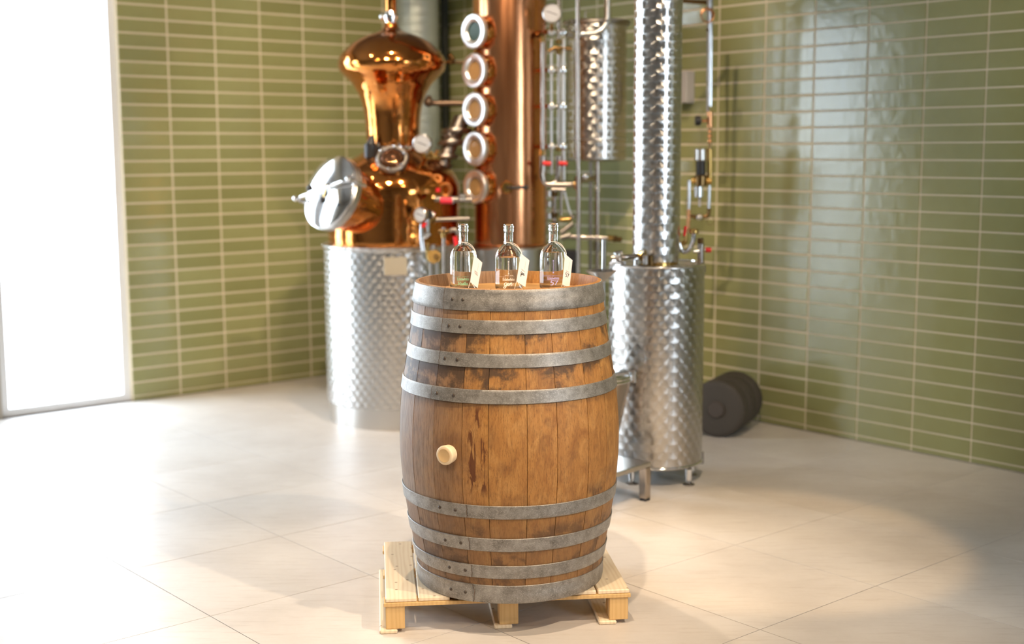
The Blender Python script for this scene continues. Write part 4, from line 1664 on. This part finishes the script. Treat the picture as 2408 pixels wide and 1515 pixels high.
# ------------------------------------------------------------------ hanging swirl-finished vessel near the wall
VC = Vector((.537, 8.30, 0))
ves = thing('condenser_vessel', 'round lidded steel vessel with swirled finish on a pipe stand by the wall', 'vessel', VC)
k83 = m2px(8.3)
rv_ = 70 * k83
zt, zb = zp(58, 8.3), zp(376, 8.3)
M['swirl_ves'] = circle_steel('engine turned steel, vessel', rv_, .050, .042, .038, (.60, .57, .53), .24, .97)
bm = BM()
lathe(bm, [(0, zb - .012), (rv_ - .03, zb - .012), (rv_ - .006, zb - .004), (rv_, zb + .006), (rv_, zt)], VC, Z, 72)
obj('vessel_shell', bm, M['swirl_ves'], ves, smooth=30)
bm = BM()
torus(bm, VC + Z * zp(330, 8.3), Z, rv_ + .0005, .004, 72, 6)
obj('weld_band', bm, M['steel'], ves)
bm = BM()
lathe(bm, [(0, zt + .018), (rv_ + .018, zt + .018), (rv_ + .022, zt + .014), (rv_ + .022, zt - .004), (rv_ + .016, zt - .008), (rv_ - .01, zt - .008)], VC, Z, 72)
ld = obj('vessel_lid', bm, M['darksteel'], ves, smooth=30)
pipe('lid_handle', [P(1377, 48, 8.2), P(1377, 26, 8.2), P(1392, 26, 8.3)], .006, 'chrome', ld, .004)
bm = BM()
for a_, b_ in ((1326, 55), (1335, 66), (1342, 50)):
    ball(bm, P(a_ + 3, b_, 8.12), .013, 10)
obj('lid_clamp', bm, M['chrome'], ld)
xl, xr = P(1391, 390, 8.3).x, P(1404, 390, 8.3).x
pipe('stand_pipe', [Vector((xr, 8.25, zb - .01)), Vector((xr, 8.25, 0))], 6 * k83, 'pipe', ves, 0)
pipe('stand_pipe', [Vector((xl, 8.38, zb - .01)), Vector((xl, 8.38, 0))], 4.5 * k83, 'darksteel', ves, 0)
bm = BM()
ball(bm, Vector((xr, 8.24, zp(443, 8.25))), 7 * k83, 12)
cyl(bm, Vector((xr, 8.25, zp(450, 8.25))), Vector((xr, 8.25, zp(436, 8.25))), 8 * k83, 12)
obj('pipe_joint', bm, M['chrome'], ves)
bm = BM()
cyl(bm, Vector((xr, 8.25, zp(592, 8.25))), Vector((xr, 8.25, zp(570, 8.25))), 9 * k83, 12)
obj('pipe_joint', bm, M['darksteel'], ves)
# the overhead pipe that bends round in front of the vessel
op = thing('overhead_pipe', 'thick steel pipe coming down and bending left over the hanging vessel lid', 'pipe', P(1428, 20, 8.0))
pipe('bent_pipe', [P(1429, -60, 8.0), P(1428, 76, 8.0), P(1345, 82, 8.0), P(1328, 78, 7.85)], 7.6 * m2px(8.0), 'steel', op, .10)
fit('pipe_collar', P(1428, 52, 8.0), P(1428, 46, 8.0), 9.2 * m2px(8.0), 'chrome', op)

# ------------------------------------------------------------------ steel column and drum on the right
DC = Vector((.722, 6.47, 0))
k6 = m2px(6.47)
sd = thing('steel_condenser', 'tall slim steel column with swirled finish rising from a wide swirled steel drum', 'condenser', DC)
rd, rs_ = .2365, .1165
zd1 = zp(621, 6.47)
zd0 = .085
M['swirl_drum'] = circle_steel('engine turned steel, drum', rd, .052, .036, .038, (.60, .58, .555), .25, .97)
bm = BM()
lathe(bm, [(0, zd0 - .004), (rd - .02, zd0 - .004), (rd - .002, zd0 + .004), (rd, zd0 + .012), (rd, zd1 - .004), (rd - .004, zd1), (0, zd1)], DC, Z, 96)
obj('drum', bm, M['swirl_drum'], sd, smooth=30)
bm = BM()
torus(bm, DC + Z * (zd0 + .012), Z, rd, .006, 96, 8)
obj('drum_rim', bm, M['chrome'], sd)
bm = BM()
torus(bm, DC + Z * (zd1), Z, rd - .001, .005, 96, 8)
obj('drum_rim', bm, M['chrome'], sd)
M['swirl_col'] = circle_steel('engine turned steel, column', rs_, .052, .038, .038, (.74, .72, .70), .23, .97)
bm = BM()
lathe(bm, [(rs_ - .012, zd1 + .012), (rs_, zd1 + .014), (rs_, CEIL - .1), (0, CEIL - .1)], DC + Vector((-.004, 0, 0)), Z, 80)
obj('column_tube', bm, M['swirl_col'], sd, smooth=30)
bm = BM()
lathe(bm, [(.05, zd1), (.105, zd1), (.105, zd1 + .014), (.05, zd1 + .014)], DC, Z, 48, closed=True)
obj('foot_plate', bm, M['brass'], sd)
for i, ad in enumerate((-42, 28, 100, 170, 238)):
    a = math.radians(ad)
    c_ = DC + Vector((math.sin(a + .0) * .195, -math.cos(a) * .195, 0))
    if i == 1:
        c_ = DC + Vector((.150, -.165, 0))
    bm = BM()
    cyl(bm, c_ + Z * .022, c_ + Z * (zd0 - .003), .017, 18)
    lg = obj('leg', bm, M['chrome'], sd)
    bm = BM()
    lathe(bm, [(0, 0), (.030, 0), (.030, .004), (.012, .012), (.010, .024), (0, .024)], c_, Z, 24)
    obj('levelling_foot', bm, M['darksteel'], lg)
# little valve on the left of the drum lid
pipe('inlet_pipe', [P(1436, 606, 6.34), P(1470, 605, 6.34), P(1508, 600, 6.38)], .012, 'pipe', sd, .02)
fit('union_nut', P(1500, 598, 6.36), P(1509, 597, 6.36), .018, 'brass', sd, 8)
fit('drop_pipe', P(1505, 600, 6.37), P(1505, 622, 6.40), .010, 'brass', sd, 8)
bm = BM()
ball(bm, P(1453, 599, 6.33), .018, 14)
cyl(bm, P(1444, 598, 6.33), P(1464, 593, 6.33), .010, 10)
cyl(bm, P(1460, 603, 6.33), P(1460, 622, 6.35), .009, 10)
obj('inlet_valve', bm, M['chrome'], sd)
bm = BM()
tube(bm, [P(1438, 618, 6.4), P(1448, 612, 6.36), P(1462, 618, 6.34), P(1470, 624, 6.34)], .012, 10, .02)
cyl(bm, P(1498, 610, 6.3), P(1498, 624, 6.3), .016, 12)
ball(bm, P(1503, 618, 6.3), .012, 10)
obj('lid_fitting', bm, M['chrome'], sd)
fit('vent_stub', P(1518, 622, 6.33), P(1518, 602, 6.33), .012, 'steel', sd)
fit('vent_stub', P(1530, 624, 6.33), P(1530, 600, 6.33), .014, 'bronze', sd)
# small clamp on the drum's side, low right
fit('side_clamp', P(1650, 1062, 6.5), P(1650, 1090, 6.5), .010, 'darksteel', sd)
fit('side_clamp', P(1655, 626, 6.5), P(1655, 640, 6.5), .010, 'darksteel', sd)
# U trap and outlet valve on the right of the drum lid
tp = sd
pipe('u_bend', [P(1594, 540, 6.5), P(1595, 572, 6.5), P(1606, 594, 6.5), P(1622, 588, 6.48), P(1632, 562, 6.47), P(1632, 548, 6.47)], .0125, 'chrome', tp, .03)
bm = BM()
lathe(bm, [(0, -.012), (.022, -.010), (.024, 0), (.020, .012), (0, .018)], P(1632, 545, 6.47), Z, 24)
obj('trap_cap', bm, M['brass'], tp, label='pale brass cap')
pipe('brass_elbow', [P(1612, 548, 6.5), P(1612, 568, 6.5), P(1604, 575, 6.5)], .013, 'brass', tp, .01)
pipe('lever', [P(1612, 532, 6.47), P(1609, 555, 6.47)], .007, 'red', tp, 0, label='upright red lever')
fit('valve_body', P(1648, 572, 6.45), P(1648, 622, 6.45), .017, 'pipe', tp)
fit('valve_cap', P(1647, 560, 6.45), P(1647, 572, 6.45), .016, 'bronze', tp, 8)
fit('valve_nose', P(1630, 592, 6.43), P(1646, 590, 6.43), .009, 'chrome', tp)
fit('valve_stem', P(1648, 588, 6.45), P(1662, 588, 6.45), .005, 'steel', tp)
fit('valve_handle', P(1659, 588, 6.45), P(1672, 588, 6.45), .0125, 'red', tp, label='red round handle')

# ------------------------------------------------------------------ wall fittings on the far right
YW = 7.60
wf = thing('water_filter_line', 'upright steel pipe with copper coil, black knob and filter cartridge on right wall', 'pipework', P(1668, 300, YW))
w = lambda px, py, Y=YW: P(px, py, Y)
kw_ = m2px(YW)
pipe('supply_pipe', [w(1673, -30), w(1671, 250)], 4.6 * kw_, 'chrome', wf, 0)
pipe('supply_pipe', [w(1666, -30, 7.68), w(1664, 262, 7.68)], 3.4 * kw_, 'darksteel', wf, 0)
bm = BM()
for i in range(3):
    torus(bm, w(1664, 35 + i * 1.5, 7.56 + .012 * i), Vector((.1, -1, .1)), (16 - i * .8) * kw_, 1.4 * kw_, 36, 8)
obj('copper_coil', bm, M['coppertube'], wf)['kind'] = 'stuff'
pipe('top_pipe', [w(1600, 2, 7.7), w(1666, 6, 7.7)], 5 * kw_, 'bronze', wf, 0)
fit('pipe_clip', w(1660, 70), w(1674, 71), 2.5 * kw_, 'bronze', wf)
fit('valve_body', w(1669, 262), w(1669, 300), 7 * kw_, 'coppertube', wf)
fit('valve_stem', w(1669, 284), w(1650, 284), 3.5 * kw_, 'coppertube', wf)
fit('round_knob', w(1648, 284), w(1635, 284), 11.5 * kw_, 'black', wf, 20, label='black round knob')
pipe('lower_pipe', [w(1669, 300), w(1669, 352)], 4 * kw_, 'bronze', wf, 0)
for y0 in (308, 320, 332):
    bm = BM()
    ball(bm, w(1669, y0), 5.5 * kw_, 12)
    obj('bead_joint', bm, M['coppertube'], wf)
fit('cartridge_cap', w(1648, 350), w(1648, 378), 14.5 * kw_, 'steel', wf, 28)
fit('cartridge', w(1648, 378), w(1648, 412), 11.5 * kw_, 'black', wf, 28, label='dark filter cartridge')
fit('brass_head', w(1648, 412), w(1648, 438), 15 * kw_, 'bronze', wf, 20)
fit('brass_head_port', w(1625, 424), w(1673, 426), 8 * kw_, 'brass', wf, 10)
pipe('side_pipe', [w(1669, 350), w(1669, 424)], 6.5 * kw_, 'brass', wf, 0)
fit('glass_bowl', w(1643, 438), w(1643, 464), 11 * kw_, 'chrome', wf, 24)
fit('drip_tip', w(1645, 464), w(1645, 486), 3 * kw_, 'dial', wf)
pipe('left_tube', [w(1621, 424), w(1620, 492)], 4.2 * kw_, 'chrome', wf, 0)
pipe('left_tube', [w(1620, 492), w(1618, 540), w(1610, 552)], 4.5 * kw_, 'coppertube', wf)
pipe('right_tube', [w(1668, 436), w(1667, 492)], 4.2 * kw_, 'chrome', wf, 0)
pipe('loop_tube', [w(1667, 490), w(1666, 508), w(1645, 512), w(1624, 508)], 5 * kw_, 'bronze', wf, .03)
bm = BM()
ball(bm, w(1645, 511, 7.58), 8 * kw_, 16)
obj('loop_joint', bm, M['steel'], wf)
bm = BM()
torus(bm, w(1671, 520, 7.66), Vector((.1, -1, 0)), 10 * kw_, 1.0 * kw_, 30, 6)
obj('wire_loop', bm, M['bronze'], wf)
bm = BM()
jb = W(WR - .045, 0, 0)
pj = P(1617, 205, 8.22)
bcol = pj.dot(D2)
box(bm, W(WR - .046, bcol, pj.z), .040, .030, .098, D1, D2, bev=.004)
o = obj('junction_box', bm, M['greyplastic'], None, W(WR - .046, bcol, pj.z), smooth=0)
tag(o, 'pale grey upright junction box fixed to the tiled wall behind the steel column', 'box')

# ------------------------------------------------------------------ tasting funnel on a standpipe
FC = P(1414, 640, 6.0)
FC.z = 0
fs = thing('tasting_funnel', 'shallow steel funnel dish on a slim pipe over the conical vessel behind the barrel', 'funnel', FC)
kf = m2px(6.0)
zf = zp(648, 6.0)
bm = BM()
c_ = Vector((FC.x, FC.y, zf))
lathe(bm, [(.010, -.035), (.018, -.028), (.040, -.010), (.071, .018), (.073, .020), (.071, .0215), (.040, -.005), (.017, -.022), (0, -.024)], c_, Z, 48)
obj('dish', bm, M['steel'], fs, smooth=50)
pipe('upright_pipe', [P(1421, 564, 6.0), P(1420, 652, 6.0)], 5.8 * kf, 'chrome', fs, 0)
pipe('lower_pipe', [Vector((FC.x + .010, FC.y, zf - .02)), Vector((FC.x + .014, FC.y, zp(893, 6.12) + .052))], 5 * kf, 'steel', fs, 0)

# ------------------------------------------------------------------ low steel stand with the conical vessel behind the barrel
cnr = Vector((.655, 6.02, 0))
e1 = (Vector((.475, 5.818, 0)) - Vector((.659, 6.027, 0))).normalized()
e2 = (Vector((.520, 6.195, 0)) - Vector((.659, 6.027, 0))).normalized()
e2 = (e2 - e1 * e2.dot(e1)).normalized()
SL = .46
stc = cnr + e1 * SL / 2 + e2 * SL / 2
stand = thing('low_stand', 'low square satin steel stand with flat legs on the floor right of the barrel', 'stand', stc)
bm = BM()
box(bm, stc + Z * .175, SL / 2, SL / 2, .012, e1, e2, bev=.003)
obj('stand_top', bm, M['steel'], stand, smooth=0)
for i in (-1, 1):
    for j in (-1, 1):
        bm = BM()
        c_ = stc + e1 * (i * (SL / 2 - .021)) + e2 * (j * (SL / 2 - .021))
        box(bm, c_ + Z * .088, .020, .020, .075, e1, e2, bev=.002)
        lg = obj('leg', bm, M['pipe'], stand, smooth=0)
        bm = BM()
        box(bm, c_ + Z * .0065, .018, .018, .0065, e1, e2, bev=.001)
        obj('foot', bm, M['black'], lg, smooth=0)
VCn = Vector((.375, 6.12, 0))
cv = thing('conical_vessel', 'polished steel vessel narrowing downwards, with a clamped rim, half hidden behind the barrel', 'vessel', VCn)
rt_ = P(1484, 890, 6.12).x - VCn.x
rb2 = P(1457, 1012, 6.12).x - VCn.x
z1_, z2_ = zp(893, 6.12), zp(1012, 6.12)
zA = .1875
sl = (rt_ - rb2) / (z1_ - z2_)
bm = BM()
lathe(bm, [(0, zA), (rb2 - sl * (z2_ - zA) - .004, zA), (rb2 - sl * (z2_ - zA), zA + .004), (rt_, z1_)], VCn, Z, 64)
obj('cone_body', bm, M['pipe'], cv, smooth=30)
bm = BM()
lathe(bm, [(rt_ - .01, z1_), (rt_ + .008, z1_), (rt_ + .010, z1_ + .006), (rt_ + .006, z1_ + .014), (rt_ + .010, z1_ + .022), (rt_ + .006, z1_ + .030), (rt_ - .004, z1_ + .030), (rt_ - .012, z1_ + .02)], VCn, Z, 64, closed=True)
obj('rim', bm, M['chrome'], cv)
bm = BM()
lathe(bm, smooth_prof([(rt_ - .006, z1_ + .028), (rt_ - .03, z1_ + .046), (.08, z1_ + .058), (0, z1_ + .062)], 3), VCn, Z, 64)
obj('domed_lid', bm, M['chrome'], cv, smooth=60)
bm = BM()
cyl(bm, Vector((VCn.x + rt_ + .012, 6.09, z1_ - .012)), Vector((VCn.x + rt_ + .012, 6.09, z1_ + .045)), .010, 12)
obj('rim_clamp', bm, M['steel'], cv)
# drum-side pipe and bracket to the right of the rim
pipe('side_pipe', [Vector((VCn.x + rt_ + .012, 6.10, z1_ + .012)), Vector((VCn.x + rt_ + .055, 6.20, z1_ + .016))], .009, 'bronze', cv, 0)

# ------------------------------------------------------------------ dark keg lying by the wall
kc = P(1684, 924, 7.36)
kr = .165
kc.z = kr
kax = Vector((-.45, -.89, 0)).normalized()
kg = thing('dark_keg', 'dark brown round keg lying on its side on the floor beside the steel drum', 'keg', kc)
bm = BM()
lathe(bm, [(0, .0), (kr - .03, 0), (kr - .012, .004), (kr - .002, .012), (kr, .022), (kr, .10), (kr - .003, .104), (kr, .108), (kr, .26), (kr - .003, .264), (kr, .268), (kr, .38), (kr - .01, .40), (0, .40)], kc, -kax, 64)
obj('keg_shell', bm, M['rubber'], kg, smooth=40)
bm = BM()
lathe(bm, [(0, .012), (.045, .012), (.05, .006), (.05, 0), (0, 0)], kc, kax, 32)
obj('keg_cap', bm, plain('dark brown cap', (.07, .055, .045), .6), kg)
